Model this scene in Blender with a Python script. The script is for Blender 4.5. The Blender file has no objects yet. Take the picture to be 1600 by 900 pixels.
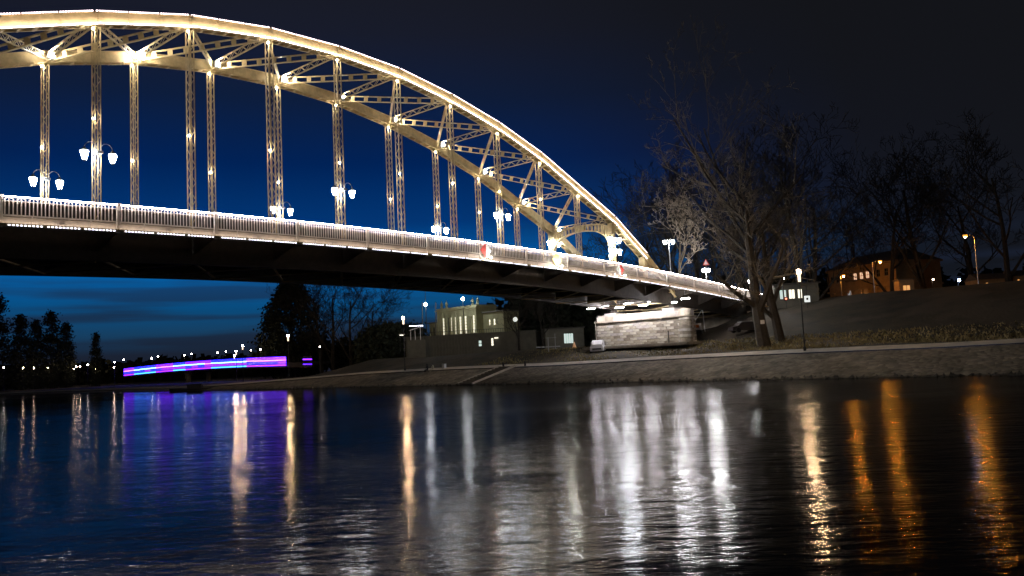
import bpy, math, random
from mathutils import Vector, Matrix, Quaternion
import numpy as np
random.seed(7)
S = bpy.context.scene
COL = S.collection

def lin(c):
    return tuple(((v/255)/12.92 if v/255 <= .04045 else (((v/255)+.055)/1.055)**2.4) for v in c)

# ------------------------------------------------------------------ camera
H = 2.6                                   # eye above the water
F, PIT, ROLL = 1293.0, 0.0892, 0.0476
cam = bpy.data.cameras.new('camera'); camo = bpy.data.objects.new('camera', cam); COL.objects.link(camo)
cam.sensor_width = 36; cam.lens = F/1600*36; cam.clip_start = .1; cam.clip_end = 6000
_cp, _sp, _cr, _sr = math.cos(PIT), math.sin(PIT), math.cos(ROLL), math.sin(ROLL)
_f = Vector((0, _cp, _sp)); _u0 = Vector((0, -_sp, _cp)); _r0 = Vector((1, 0, 0))
_R = _r0*_cr-_u0*_sr; _U = _r0*_sr+_u0*_cr
camo.matrix_world = Matrix(((_R.x, _U.x, -_f.x, 0), (_R.y, _U.y, -_f.y, 0), (_R.z, _U.z, -_f.z, H), (0, 0, 0, 1)))
S.camera = camo

# ------------------------------------------------------------------ world: deep dusk sky
w = bpy.data.worlds.new('World'); S.world = w; w.use_nodes = True
nt = w.node_tree; nt.nodes.clear()
def N(t, typ, **k):
    n = t.nodes.new(typ)
    for a, b in k.items(): setattr(n, a, b)
    return n
def L(t, a, b): t.links.new(a, b)
def ramp(t, stops, inp, interp='LINEAR'):
    r = N(t, 'ShaderNodeValToRGB'); r.color_ramp.interpolation = interp
    e = r.color_ramp.elements
    while len(e) < len(stops): e.new(.5)
    for el, (p, c) in zip(e, stops):
        el.position = p; el.color = (*c, 1)
    L(t, inp, r.inputs[0]); return r
def math_(t, op, a, b=None, c=None):
    m = N(t, 'ShaderNodeMath', operation=op)
    for i, v in enumerate((a, b, c)):
        if v is None: continue
        if isinstance(v, (int, float)): m.inputs[i].default_value = v
        else: L(t, v, m.inputs[i])
    return m.outputs[0]
tc = N(nt, 'ShaderNodeTexCoord')
sep = N(nt, 'ShaderNodeSeparateXYZ'); L(nt, tc.outputs['Generated'], sep.inputs[0])
dusk = ramp(nt, [(0, lin((27, 29, 40))), (.028, lin((26, 34, 50))), (.05, lin((22, 62, 96))), (.075, lin((10, 74, 122))),
                 (.12, lin((2, 96, 168))), (.17, lin((2, 54, 116))), (.24, lin((1, 34, 86))), (.31, lin((13, 29, 60))),
                 (.38, lin((24, 28, 44))), (.47, lin((27, 28, 34))), (.7, lin((27, 27, 30)))], sep.outputs[2])
glow = N(nt, 'ShaderNodeVectorMath', operation='DOT_PRODUCT'); L(nt, tc.outputs['Generated'], glow.inputs[0])
gd = Vector((-.30, 1, .1)).normalized(); glow.inputs[1].default_value = gd
side = ramp(nt, [(.0, (0, 0, 0)), (.62, (.0,)*3), (.76, (.03,)*3), (.84, (.16,)*3), (.91, (.6,)*3), (.97, (1,)*3)], glow.outputs['Value'])
mixs = N(nt, 'ShaderNodeMixRGB'); L(nt, side.outputs[0], mixs.inputs[0]); mixs.inputs[1].default_value = (*lin((19, 20, 24)), 1)
L(nt, dusk.outputs[0], mixs.inputs[2])
# long thin cloud banks low over the horizon
mp = N(nt, 'ShaderNodeMapping'); mp.inputs['Scale'].default_value = (2.2, 2.2, 34); mp.inputs['Rotation'].default_value = (0.0, .035, 0); L(nt, tc.outputs['Generated'], mp.inputs[0])
cn = N(nt, 'ShaderNodeTexNoise'); cn.inputs['Scale'].default_value = 1.6; cn.inputs['Detail'].default_value = 5; cn.inputs['Roughness'].default_value = .45
L(nt, mp.outputs[0], cn.inputs[0])
cm = ramp(nt, [(.42, (0, 0, 0)), (.62, (1, 1, 1))], cn.outputs[0], 'EASE')
low = ramp(nt, [(0, (1, 1, 1)), (.06, (.9,)*3), (.105, (.7,)*3), (.13, (.15,)*3), (.2, (0, 0, 0))], sep.outputs[2])
cf = math_(nt, 'MULTIPLY', cm.outputs[0], low.outputs[0]); cf = math_(nt, 'MULTIPLY', cf, .8)
mixc = N(nt, 'ShaderNodeMixRGB'); L(nt, cf, mixc.inputs[0]); L(nt, mixs.outputs[0], mixc.inputs[1]); mixc.inputs[2].default_value = (*lin((26, 33, 50)), 1)
bg = N(nt, 'ShaderNodeBackground'); L(nt, mixc.outputs[0], bg.inputs[0]); bg.inputs[1].default_value = 1.0
wo = N(nt, 'ShaderNodeOutputWorld'); L(nt, bg.outputs[0], wo.inputs[0])

S.view_settings.view_transform = 'Standard'; S.view_settings.look = 'None'
S.view_settings.exposure = 0; S.view_settings.gamma = 1; S.view_settings.use_curve_mapping = False
S.cycles.use_denoising = True
try: S.cycles.denoiser = 'OPENIMAGEDENOISE'
except Exception: pass
S.cycles.max_bounces = 5; S.cycles.diffuse_bounces = 2; S.cycles.glossy_bounces = 3
S.cycles.sample_clamp_indirect = 8; S.cycles.sample_clamp_direct = 0
S.cycles.use_light_tree = True; S.cycles.caustics_reflective = False; S.cycles.caustics_refractive = False

# ------------------------------------------------------------------ bridge frame and pixel helpers
U = 6.6
P0 = Vector((-27.1207, 53.7848, 0)); AZ = math.radians(41.4757)
UX = Vector((math.sin(AZ), math.cos(AZ), 0)); NX_ = Vector((-UX.y, UX.x, 0)); BROT = math.atan2(UX.y, UX.x)
W = 9.198; OV = 3.275
def bw(s, t, z): return P0+UX*(s*U)+NX_*t+Vector((0, 0, z))       # bridge coordinates to world
def railz(s): return H+U*(1.6785+.0265*s-.0042*s*s)
CH = {0: 3.6064, 1: 3.8540, 2: 3.9878, 3: 4.0216, 4: 3.9734, 5: 3.8213, 6: 3.5899, 7: 3.2721, 8: 2.8475, 9: 2.4213, 10: 1.82, 11: 1.12}
def chz(s):
    s = round(s)
    if s < 0: s = 6-s
    return H+U*CH[s]
def ray(px, py):
    a = px-800; b = 450-py; u = a*_cr+b*_sr; v = -a*_sr+b*_cr
    y = _cp-(v/F)*_sp; z = _sp+(v/F)*_cp; return (u/F/y, z/y)
def at(px, py, Y):
    r = ray(px, py); return Vector((r[0]*Y, Y, H+r[1]*Y))
def ground_at(px, Y, z): return Vector((ray(px, 560)[0]*Y, Y, z))

# ------------------------------------------------------------------ materials
def mat(name, col, rough=.6, metal=0, noise=.25, scale=6, bump=0, bscale=None, col2=None, spec=None):
    m = bpy.data.materials.new(name); m.use_nodes = True; t = m.node_tree; b = t.nodes['Principled BSDF']
    b.inputs['Roughness'].default_value = rough; b.inputs['Metallic'].default_value = metal
    if spec is not None: b.inputs['Specular IOR Level'].default_value = spec
    tcn = N(t, 'ShaderNodeTexCoord')
    n = N(t, 'ShaderNodeTexNoise'); n.inputs['Scale'].default_value = scale; n.inputs['Detail'].default_value = 6; n.inputs['Roughness'].default_value = .65
    L(t, tcn.outputs['Object'], n.inputs[0])
    c2 = col2 or tuple(v*(1-noise) for v in col); c1 = col if col2 else tuple(min(1, v*(1+noise*.6)) for v in col)
    r = ramp(t, [(.35, c2), (.65, c1)], n.outputs[0]); L(t, r.outputs[0], b.inputs['Base Color'])
    if bump:
        n2 = N(t, 'ShaderNodeTexNoise'); n2.inputs['Scale'].default_value = bscale or scale*3; n2.inputs['Detail'].default_value = 4
        L(t, tcn.outputs['Object'], n2.inputs[0])
        bp = N(t, 'ShaderNodeBump'); bp.inputs['Strength'].default_value = 1; bp.inputs['Distance'].default_value = bump
        L(t, n2.outputs[0], bp.inputs['Height']); L(t, bp.outputs[0], b.inputs['Normal'])
    return m
def emit(name, col, strength):
    m = bpy.data.materials.new(name); m.use_nodes = True; t = m.node_tree; b = t.nodes['Principled BSDF']
    b.inputs['Base Color'].default_value = (.6, .6, .6, 1); b.inputs['Roughness'].default_value = .4
    b.inputs['Emission Color'].default_value = (*col, 1); b.inputs['Emission Strength'].default_value = strength
    return m
M = {}
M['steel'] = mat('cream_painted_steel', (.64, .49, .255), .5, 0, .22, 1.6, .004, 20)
M['steel_dark'] = mat('darkened_girder_steel', (.06, .05, .04), .7, 0, .3, 2, .004, 12)  # base colour darkened to keep the deck underside in shade
M['rail'] = mat('pale_railing_paint', (.74, .68, .62), .5, 0, .12, 5)
M['concrete'] = mat('weathered_concrete', (.36, .32, .26), .85, 0, .25, 1.2, .01, 9)
M['path'] = mat('promenade_concrete', (.62, .56, .47), .85, 0, .2, .6, .01, 5)
M['asphalt'] = mat('asphalt', (.06, .06, .06), .9, 0, .2, 3, .01, 20)
M['iron'] = mat('dark_iron', (.05, .05, .05), .5, .3, .2, 8)
M['galv'] = mat('galvanised_steel', (.35, .36, .37), .45, .5, .15, 6)
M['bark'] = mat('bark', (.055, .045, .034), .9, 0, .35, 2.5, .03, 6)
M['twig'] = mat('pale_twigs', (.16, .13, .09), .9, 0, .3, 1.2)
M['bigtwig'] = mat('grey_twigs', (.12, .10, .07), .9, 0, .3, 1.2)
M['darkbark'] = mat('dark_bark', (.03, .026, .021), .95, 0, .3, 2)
M['leaf'] = mat('dark_foliage', (.028, .036, .02), .9, 0, .4, 1.5)
M['plaster'] = mat('olive_plaster', (.36, .35, .20), .85, 0, .18, .8, .005, 8)
M['plaster_dark'] = mat('dark_render', (.14, .135, .11), .9, 0, .2, .8, .005, 8)
M['ochre'] = mat('ochre_facade', (.28, .19, .10), .85, 0, .2, .8, .005, 8)
M['rooft'] = mat('slate_roof', (.07, .065, .06), .8, 0, .3, 2)
M['white'] = mat('white_paint', (.72, .72, .74), .4, 0, .08, 3)
M['red'] = mat('signal_red', (.66, .09, .08), .45, 0, .08, 3)
M['yellow'] = mat('signal_yellow', (.85, .66, .22), .45, 0, .08, 3)
M['orange'] = mat('signal_orange', (.85, .22, .02), .5, 0, .1, 3)
M['carbody'] = mat('white_van_paint', (.6, .6, .62), .3, 0, .06, 2)
M['carglass'] = mat('dark_window_glass', (.02, .025, .03), .08, 0, .1, 2)
M['rubber'] = mat('tyre_rubber', (.03, .03, .03), .85)
M['skin'] = mat('skin', (.45, .28, .2), .6)
M['cloth_dark'] = mat('dark_cloth', (.04, .04, .05), .9)
M['cloth_pale'] = mat('pale_cloth', (.6, .55, .42), .9)
M['boat'] = mat('dark_boat_hull', (.06, .05, .05), .6)
M['rock'] = mat('riprap_rock', (.12, .11, .09), .9, 0, .4, 3, .03, 8)
E_ = {}
E_['led'] = emit('led_white', (1, .88, .82), 40)
E_['led_top'] = emit('led_top_dots', (1, .80, .86), 5)
E_['led_rail'] = emit('led_railing', (1, .84, .80), 62)
E_['added_wash'] = emit('added_wash', (1, .84, .74), 9)
E_['led_dot'] = emit('led_fascia_dots', (.85, .85, 1), 5)
E_['lantern'] = emit('lantern_glass_lit', (.88, .93, 1), 200)
E_['flood'] = emit('floodlight_lens_lit', (1, .92, .78), 760)
E_['spot'] = emit('spotlight_lens_lit', (1, .90, .76), 400)
E_['tube'] = emit('tube_light_lit', (.97, .92, .96), 350)
E_['warm'] = emit('warm_lamp_lit', (1, .66, .36), 950)
E_['warmcol'] = emit('warm_lamp_column', (1, .72, .5), 2.2)
E_['sodium'] = emit('sodium_lamp_lit', (1, .36, .03), 2600)
E_['sodium_halo'] = emit('sodium_halo_lit', (1, .34, .02), 1.6)
E_['warm_halo'] = emit('warm_halo_lit', (1, .6, .28), 2.5)
E_['farlamp'] = emit('far_lamp_lit', (1, .72, .5), 100)
E_['farwhite'] = emit('far_white_lamp_lit', (1, .88, .82), 70)
E_['cool'] = emit('cool_lamp_lit', (.95, .93, .92), 700)
E_['mastlamp'] = emit('mast_lamp_lit', (.92, .97, 1), 190)
E_['window'] = emit('lit_window', (1, .93, .72), 1.5)
E_['window_cool'] = emit('lit_window_cool', (.8, 1, .92), .7)
E_['window_warm'] = emit('lit_window_warm', (1, .6, .38), .9)
E_['window_orange'] = emit('lit_window_orange', (1, .45, .12), .8)
E_['redlamp'] = emit('red_lamp_lit', (1, .12, .06), 6)
E_['bluelamp'] = emit('blue_lamp_lit', (.45, .6, 1), 60)
E_['violet'] = emit('facade_led_violet', lin((70, 15, 235)), 7.0)
E_['magenta'] = emit('facade_led_magenta', lin((105, 25, 240)), 6.5)
E_['blue'] = emit('facade_led_blue', lin((20, 25, 230)), 6.0)
E_['cyan'] = emit('facade_led_cyan', lin((60, 150, 255)), 4.5)
E_['palepink'] = emit('facade_led_pale_pink', lin((160, 80, 255)), 10.0)
E_['palecyan'] = emit('facade_led_pale_cyan', lin((110, 190, 255)), 9.0)

# ------------------------------------------------------------------ mesh builder
class MB:
    def __init__(s): s.v = []; s.f = []
    def obox(s, c, ax, ay, az):                     # centre and three half-axis vectors
        c = Vector(c); n = len(s.v)
        for i in (-1, 1):
            for j in (-1, 1):
                for k in (-1, 1): s.v.append(c+ax*i+ay*j+az*k)
        for q in ((0, 1, 3, 2), (4, 6, 7, 5), (0, 4, 5, 1), (2, 3, 7, 6), (0, 2, 6, 4), (1, 5, 7, 3)): s.f.append(tuple(n+a for a in q))
        return s
    def box(s, x0, x1, y0, y1, z0, z1):
        return s.obox(((x0+x1)/2, (y0+y1)/2, (z0+z1)/2), Vector(((x1-x0)/2, 0, 0)), Vector((0, (y1-y0)/2, 0)), Vector((0, 0, (z1-z0)/2)))
    def beam(s, p, q, wd, ht, up=Vector((0, 0, 1))):  # wd across, ht along up
        p = Vector(p); q = Vector(q); d = (q-p)
        l = d.length; d = d/l
        sd = d.cross(up)
        if sd.length < 1e-4: sd = d.cross(Vector((1, 0, 0)))
        sd.normalize(); u = sd.cross(d)
        return s.obox((p+q)/2, d*(l/2), sd*(wd/2), u*(ht/2))
    def tube(s, pts, rad, n=6, cap=True):
        pts = [Vector(p) for p in pts]
        if not hasattr(rad, '__len__'): rad = [rad]*len(pts)
        base = len(s.v); pv = None
        for i, p in enumerate(pts):
            d = (pts[min(i+1, len(pts)-1)]-pts[max(i-1, 0)]).normalized()
            if pv is None: a = d.orthogonal().normalized()
            else: a = (pv-d*pv.dot(d)); a = a.normalized() if a.length > 1e-5 else d.orthogonal().normalized()
            pv = a; b = d.cross(a)
            for k in range(n):
                t = 2*math.pi*k/n; s.v.append(p+(a*math.cos(t)+b*math.sin(t))*rad[i])
        for i in range(len(pts)-1):
            for k in range(n):
                a0 = base+i*n+k; a1 = base+i*n+(k+1) % n; s.f.append((a0, a1, a1+n, a0+n))
        if cap:
            s.f.append(tuple(base+k for k in range(n))[::-1]); s.f.append(tuple(base+(len(pts)-1)*n+k for k in range(n)))
        return s
    def lathe(s, c, prof, n=8, rot=0):               # prof: (r, z)
        return s.tube_z(c, prof, n, rot)
    def tube_z(s, c, prof, n, rot=0):
        c = Vector(c); base = len(s.v)
        for r, z in prof:
            for k in range(n):
                t = 2*math.pi*k/n+rot; s.v.append(c+Vector((r*math.cos(t), r*math.sin(t), z)))
        for i in range(len(prof)-1):
            for k in range(n):
                a0 = base+i*n+k; a1 = base+i*n+(k+1) % n; s.f.append((a0, a1, a1+n, a0+n))
        s.f.append(tuple(base+k for k in range(n))[::-1]); s.f.append(tuple(base+(len(prof)-1)*n+k for k in range(n)))
        return s
    def poly(s, pts, faces):
        n = len(s.v); s.v += [Vector(p) for p in pts]; s.f += [tuple(n+i for i in f) for f in faces]; return s
    def mesh(s, name, m):
        me = bpy.data.meshes.new(name); me.from_pydata([tuple(v) for v in s.v], [], s.f); me.update()
        if m: me.materials.append(m)
        return me
    def build(s, name, m, parent=None, kind=None, smooth=False, loc=None):
        me = s.mesh(name, m)
        if smooth:
            for p in me.polygons: p.use_smooth = True
        o = bpy.data.objects.new(name, me); COL.objects.link(o)
        if parent: o.parent = parent
        if loc is not None: o.location = loc
        if kind: o['kind'] = kind
        return o
def tag(o, label, cat, group=None):
    o['label'] = label; o['category'] = cat
    if group: o['group'] = group
    return o
def thing(name, label, cat, loc=(0, 0, 0), rz=0, group=None):
    o = bpy.data.objects.new(name, None); COL.objects.link(o); o.location = loc; o.rotation_euler = (0, 0, rz); o.empty_display_size = .3
    return tag(o, label, cat, group)
def copy_tree(o, parent=None):
    c = o.copy(); COL.objects.link(c); c.parent = parent
    for ch in list(o.children): copy_tree(ch, c)
    return c
def inst(name, me, parent, loc=(0, 0, 0), rot=None, kind=None):
    o = bpy.data.objects.new(name, me); COL.objects.link(o); o.parent = parent; o.location = loc
    if rot: o.rotation_euler = rot
    if kind: o['kind'] = kind
    return o
V = Vector
X1, Y1, Z1 = V((1, 0, 0)), V((0, 1, 0)), V((0, 0, 1))

# ------------------------------------------------------------------ terrain: the far bank
WL = [(110, -90), (88, -30), (68, 14), (50, 40), (39, 54), (30, 65.5), (20.5, 75.5), (9.2, 88.5), (-.5, 99.3), (-14.8, 114.8), (-30.9, 131.1), (-52, 149), (-72, 168), (-93, 192), (-128, 222), (-180, 246), (-270, 268), (-420, 285), (-800, 300)]
WP = [2500, 2300, 2000, 1800, 1600, 1400, 1200, 940, 800, 640, 500, 350, 270, 200, 130, 60, -50, -200, -400]
CZ = {1600: 2.33, 1400: 2.15, 1200: 2.2, 940: 2.12, 800: 1.95, 640: 1.98, 500: 1.8, 350: 1.0, 270: .5, 200: .5}
def wlerp(p, tab):
    for (a, va), (b, vb) in zip(tab, tab[1:]):
        if a <= p <= b: return va+(vb-va)*(p-a)/(b-a)
    return tab[0][1] if p < tab[0][0] else tab[-1][1]
CW = 7.5                                             # width of the paved slope
# densify the waterline
dens = []
for i in range(len(WL)-1):
    a = V((*WL[i], 0)); b = V((*WL[i+1], 0)); n = max(1, int((b-a).length/6)) if i < 13 else 6
    for k in range(n):
        f = k/n; dens.append((a.lerp(b, f), WP[i]+(WP[i+1]-WP[i])*f))
dens.append((V((*WL[-1], 0)), WP[-1]))
def nrm(i):
    a = dens[max(i-3, 0)][0]; b = dens[min(i+3, len(dens)-1)][0]; d = (b-a).normalized(); return V((d.y, -d.x, 0))
def prof(px, D):
    cz = wlerp(px, sorted(CZ.items())) if px > 100 else .5
    lev = max(0, min(1, (px-720)/170)); lev = lev*lev*(3-2*lev)
    lo = [(13, cz+.5), (17, 3.3), (22, 4.2), (32, 4.4), (45, 4.6), (70, 4.8), (150, 4.8), (900, 4.8), (3000, 4.8)]
    hi = [(13, cz+.45), (17, 2.9), (22, 3.6), (32, 6.4), (42, 9.5), (55, 9.6), (150, 9.6), (900, 9.6), (3000, 9.6)]
    if px < 420:
        f = max(0, min(1, (440-px)/150)); lo = [(d, z*(1-f)+f*min(z, .6+.006*min(d, 150))) for d, z in lo]
    lo = lo; return cz, [(a[0], a[1]*(1-lev)+b[1]*lev) for a, b in zip(lo, hi)]
slope = MB(); path = MB(); grd = MB(); cols = []
rr = random.Random(3)
for i, (p, px) in enumerate(dens):
    n = nrm(i); cz, pr = prof(px, 0)
    cw = CW if px > 420 else 5
    c = [p-n*6+V((0, 0, -1.6)), p-n*.2+V((0, 0, -.12)), p+V((0, 0, .05)), p+n*(cw*.5)+V((0, 0, cz*.52)), p+n*cw+V((0, 0, cz-.1))]
    pa = [p+n*cw+V((0, 0, cz)), p+n*(cw+1.9)+V((0, 0, cz+.34))]
    g = [p+n*(cw+1.9)+V((0, 0, cz+.31))]+[p+n*d+V((0, 0, z+(rr.uniform(-.18, .18) if 12 < d < 60 else 0))) for d, z in pr]
    cols.append((c, pa, g))
def strip(mb, idx):
    rows = [c[idx] for c in cols]; m = len(rows[0]); base = len(mb.v)
    for r in rows: mb.v += r
    for i in range(len(rows)-1):
        for k in range(m-1):
            a = base+i*m+k; mb.f.append((a, a+1, a+1+m, a+m))
strip(slope, 0); strip(path, 1); strip(grd, 2)
def shade_up(o):
    me = o.data
    for p in me.polygons: p.use_smooth = True
    return o
ms = bpy.data.materials.new('stone_paved_slope'); ms.use_nodes = True; t = ms.node_tree; b = t.nodes['Principled BSDF']; b.inputs['Roughness'].default_value = .9
tcn = N(t, 'ShaderNodeTexCoord'); vo = N(t, 'ShaderNodeTexVoronoi'); vo.inputs['Scale'].default_value = 2.2; L(t, tcn.outputs['Object'], vo.inputs[0])
ns = N(t, 'ShaderNodeTexNoise'); ns.inputs['Scale'].default_value = .5; ns.inputs['Detail'].default_value = 8; L(t, tcn.outputs['Object'], ns.inputs[0])
mx = N(t, 'ShaderNodeMixRGB', blend_type='MULTIPLY'); mx.inputs[0].default_value = .6
r1 = ramp(t, [(.3, (.20, .17, .12)), (.7, (.42, .36, .27))], ns.outputs[0]); L(t, r1.outputs[0], mx.inputs[1]); hs = N(t, 'ShaderNodeRGBToBW'); L(t, vo.outputs['Color'], hs.inputs[0]); L(t, hs.outputs[0], mx.inputs[2]); sz_ = N(t, 'ShaderNodeSeparateXYZ'); L(t, tcn.outputs['Object'], sz_.inputs[0])
wet = ramp(t, [(.0, (.22, .20, .16)), (.12, (.3, .28, .22)), (.26, (1, 1, 1))], math_(t, 'ADD', sz_.outputs[2], math_(t, 'MULTIPLY', ns.outputs[0], .25)))
mw = N(t, 'ShaderNodeMixRGB', blend_type='MULTIPLY'); mw.inputs[0].default_value = 1; L(t, mx.outputs[0], mw.inputs[1]); L(t, wet.outputs[0], mw.inputs[2]); L(t, mw.outputs[0], b.inputs['Base Color'])
bp = N(t, 'ShaderNodeBump'); bp.inputs['Distance'].default_value = .12; L(t, vo.outputs['Distance'], bp.inputs['Height']); bp.invert = True; L(t, bp.outputs[0], b.inputs['Normal'])
M['slope'] = ms
M['grass'] = mat('winter_grass', (.05, .04, .02), .95, 0, .3, .35, .12, 3, col2=(.014, .014, .008))
shade_up(slope.build('river_embankment', M['slope'], kind='structure'))
shade_up(path.build('promenade_path', M['path'], kind='structure'))
t = M['grass'].node_tree; b = t.nodes['Principled BSDF']; lk = b.inputs['Base Color'].links[0].from_socket
tn = N(t, 'ShaderNodeTexCoord'); bn = N(t, 'ShaderNodeTexNoise'); bn.inputs['Scale'].default_value = .12; bn.inputs['Detail'].default_value = 7; L(t, tn.outputs['Object'], bn.inputs[0])
br_ = ramp(t, [(.5, (0, 0, 0)), (.58, (1, 1, 1))], bn.outputs[0]); mxg = N(t, 'ShaderNodeMixRGB'); L(t, math_(t, 'MULTIPLY', br_.outputs[0], .7), mxg.inputs[0]); L(t, lk, mxg.inputs[1]); mxg.inputs[2].default_value = (.075, .06, .04, 1); L(t, mxg.outputs[0], b.inputs['Base Color'])
shade_up(grd.build('ground', M['grass'], kind='structure'))
# coping blocks along the edge of the promenade
def bank_point(px, d):                                # point d metres inland on the column seen at px
    for i in range(len(dens)-1):
        if dens[i][1] >= px >= dens[i+1][1]:
            f = (dens[i][1]-px)/max(1e-6, dens[i][1]-dens[i+1][1]); p = dens[i][0].lerp(dens[i+1][0], f); n = nrm(i)
            return p+n*d, n
    return dens[-1][0], nrm(len(dens)-1)

def gz(x, y):                                         # ground height at a world point of the bank
    q = V((x, y, 0)); best = None
    for i in range(len(dens)-1):
        a, b = dens[i][0], dens[i+1][0]; ab_ = b-a; f = max(0, min(1, (q-a).dot(ab_)/ab_.length_squared)); e = (q-a-ab_*f).length
        if best is None or e < best[0]: best = (e, dens[i][1]+(dens[i+1][1]-dens[i][1])*f)
    d, px = best; cz, pr = prof(px, 0)
    return wlerp(d, [(0, .05), (CW, cz), (CW+1.9, cz)]+pr)
# ------------------------------------------------------------------ river
wm = bpy.data.materials.new('night_river_water'); wm.use_nodes = True; t = wm.node_tree; b = t.nodes['Principled BSDF']
b.inputs['Base Color'].default_value = (.012, .012, .011, 1); b.inputs['IOR'].default_value = 1.19; b.inputs['Specular IOR Level'].default_value = .5
tcn = N(t, 'ShaderNodeTexCoord')
def wave(scale, sx, sy, rot, det):
    mpn = N(t, 'ShaderNodeMapping'); mpn.inputs['Scale'].default_value = (sx, sy, 1); mpn.inputs['Rotation'].default_value = (0, 0, rot); L(t, tcn.outputs['Object'], mpn.inputs[0])
    n = N(t, 'ShaderNodeTexNoise'); n.inputs['Scale'].default_value = scale; n.inputs['Detail'].default_value = det; n.inputs['Roughness'].default_value = .55; n.inputs['Distortion'].default_value = .4
    L(t, mpn.outputs[0], n.inputs[0]); return n.outputs[0]
patch = wave(.035, .6, 1.6, .35, 3)
pm = ramp(t, [(.40, (.35,)*3), (.62, (1, 1, 1))], patch)
w1 = wave(1.0, .6, 1.5, .3, 4); w2 = wave(.16, .7, 1.6, -.2, 3); w3 = wave(4.5, .6, 1.5, .1, 4)
hh = math_(t, 'ADD', math_(t, 'ADD', math_(t, 'MULTIPLY', w1, .062), math_(t, 'MULTIPLY', w2, .05)), math_(t, 'MULTIPLY', w3, .016))
hh = math_(t, 'MULTIPLY', hh, pm.outputs[0])
# the reach beyond the bridge lies sheltered and is calmer
sy = N(t, 'ShaderNodeSeparateXYZ'); L(t, tcn.outputs['Object'], sy.inputs[0])
calm = N(t, 'ShaderNodeMapRange'); calm.inputs['From Min'].default_value = 55; calm.inputs['From Max'].default_value = 150; calm.inputs['To Min'].default_value = 1; calm.inputs['To Max'].default_value = .22
L(t, math_(t, 'SUBTRACT', sy.outputs[1], math_(t, 'MULTIPLY', sy.outputs[0], .5)), calm.inputs[0]); hh = math_(t, 'MULTIPLY', hh, calm.outputs[0])
bp = N(t, 'ShaderNodeBump'); bp.inputs['Strength'].default_value = 1; bp.inputs['Distance'].default_value = 1.0; L(t, hh, bp.inputs['Height']); L(t, bp.outputs[0], b.inputs['Normal'])
rg = ramp(t, [(.35, (.075,)*3), (.65, (.17,)*3)], patch); L(t, math_(t, 'MULTIPLY', rg.outputs[0], math_(t, 'ADD', math_(t, 'MULTIPLY', calm.outputs[0], .75), .25)), b.inputs['Roughness'])
dimmer = N(t, 'ShaderNodeBsdfDiffuse'); dimmer.inputs[0].default_value = (.012, .013, .012, 1); mxw = N(t, 'ShaderNodeMixShader'); mxw.inputs[0].default_value = .5  # dark diffuse share mixed in to dim the reflections
L(t, b.outputs[0], mxw.inputs[1]); L(t, dimmer.outputs[0], mxw.inputs[2]); L(t, mxw.outputs[0], t.nodes['Material Output'].inputs['Surface'])
wmb = MB()
wmb.poly([(-1500, -200, 0), (300, -200, 0), (300, 330, 0), (-1500, 330, 0)], [(0, 1, 2, 3)])
wmb.build('river_water', wm, kind='structure')
MB().box(-1500, 300, -200, 330, -3.2, -3).build('river_bed', M['rock'], kind='structure')

# ------------------------------------------------------------------ the lit arch bridge (local: x along, y to the far side, z up)
br = thing('arch_bridge', 'cream steel tied arch road bridge over the river, lined with white lights', 'bridge', (*P0.xy, 0), BROT)
S0, S1 = -4, 14.2
def bx(s): return s*U
def deckbits():
    slab = MB(); walk = MB(); n = 72
    ss = [S0+(S1-S0)*i/n for i in range(n+1)]
    def ext(mb, y0, y1, za, zb):                     # extruded strip following the deck curve
        base = len(mb.v)
        for s in ss:
            z = railz(s)
            for (y, zz) in ((y0, z+za), (y1, z+za), (y1, z+zb), (y0, z+zb)): mb.v.append(V((bx(s), y, zz)))
        for i in range(n):
            for k in range(4):
                a = base+i*4+k; c = base+i*4+(k+1) % 4; mb.f.append((a, c, c+4, a+4))
        mb.f.append((base, base+1, base+2, base+3)); e = base+n*4; mb.f.append((e+3, e+2, e+1, e))
    ext(slab, .28, W-.28, -1.45, -1.1); slab.build('road_deck', M['asphalt'], br)
    for y0, y1 in ((-OV+.1, -.28), (W+.28, W+OV-.1)):
        wk = MB(); ext(wk, y0, y1, -1.32, -1.12); wk.build('walkway_slab', M['concrete'], br)
    for yc in (0, W):
        g = MB(); ext(g, yc-.04, yc+.04, -3.15, .25)
        ext(g, yc-.25, yc+.25, .25, .31); ext(g, yc-.25, yc+.25, -3.21, -3.15)
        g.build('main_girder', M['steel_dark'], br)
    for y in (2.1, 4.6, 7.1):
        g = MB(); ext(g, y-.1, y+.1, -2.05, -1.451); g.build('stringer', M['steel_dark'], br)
    for yy, sg in ((-OV, -1), (W+OV, 1)):
        g = MB(); lo, hi = sorted((yy, yy-sg*.1))
        ext(g, lo, hi, -1.56, -1.20); g.build('fascia_beam', M['rail'], br)
        g = MB(); ext(g, yy-.035, yy+.035, -.05, 0.0); g.build('handrail', M['rail'], br)
        g = MB(); ext(g, yy-.04, yy+.04, -1.12, -1.05); g.build('railing_rail', M['rail'], br)
        g = MB(); lo, hi = sorted((yy+sg*.02, yy+sg*.30)); ext(g, lo, hi, -1.74, -1.70); lo, hi = sorted((yy+sg*.28, yy+sg*.303)); ext(g, lo, hi, -1.70, -1.60); g.build('light_ledge', M['steel'], br)
deckbits()
s = S0
fb = MB()
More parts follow.
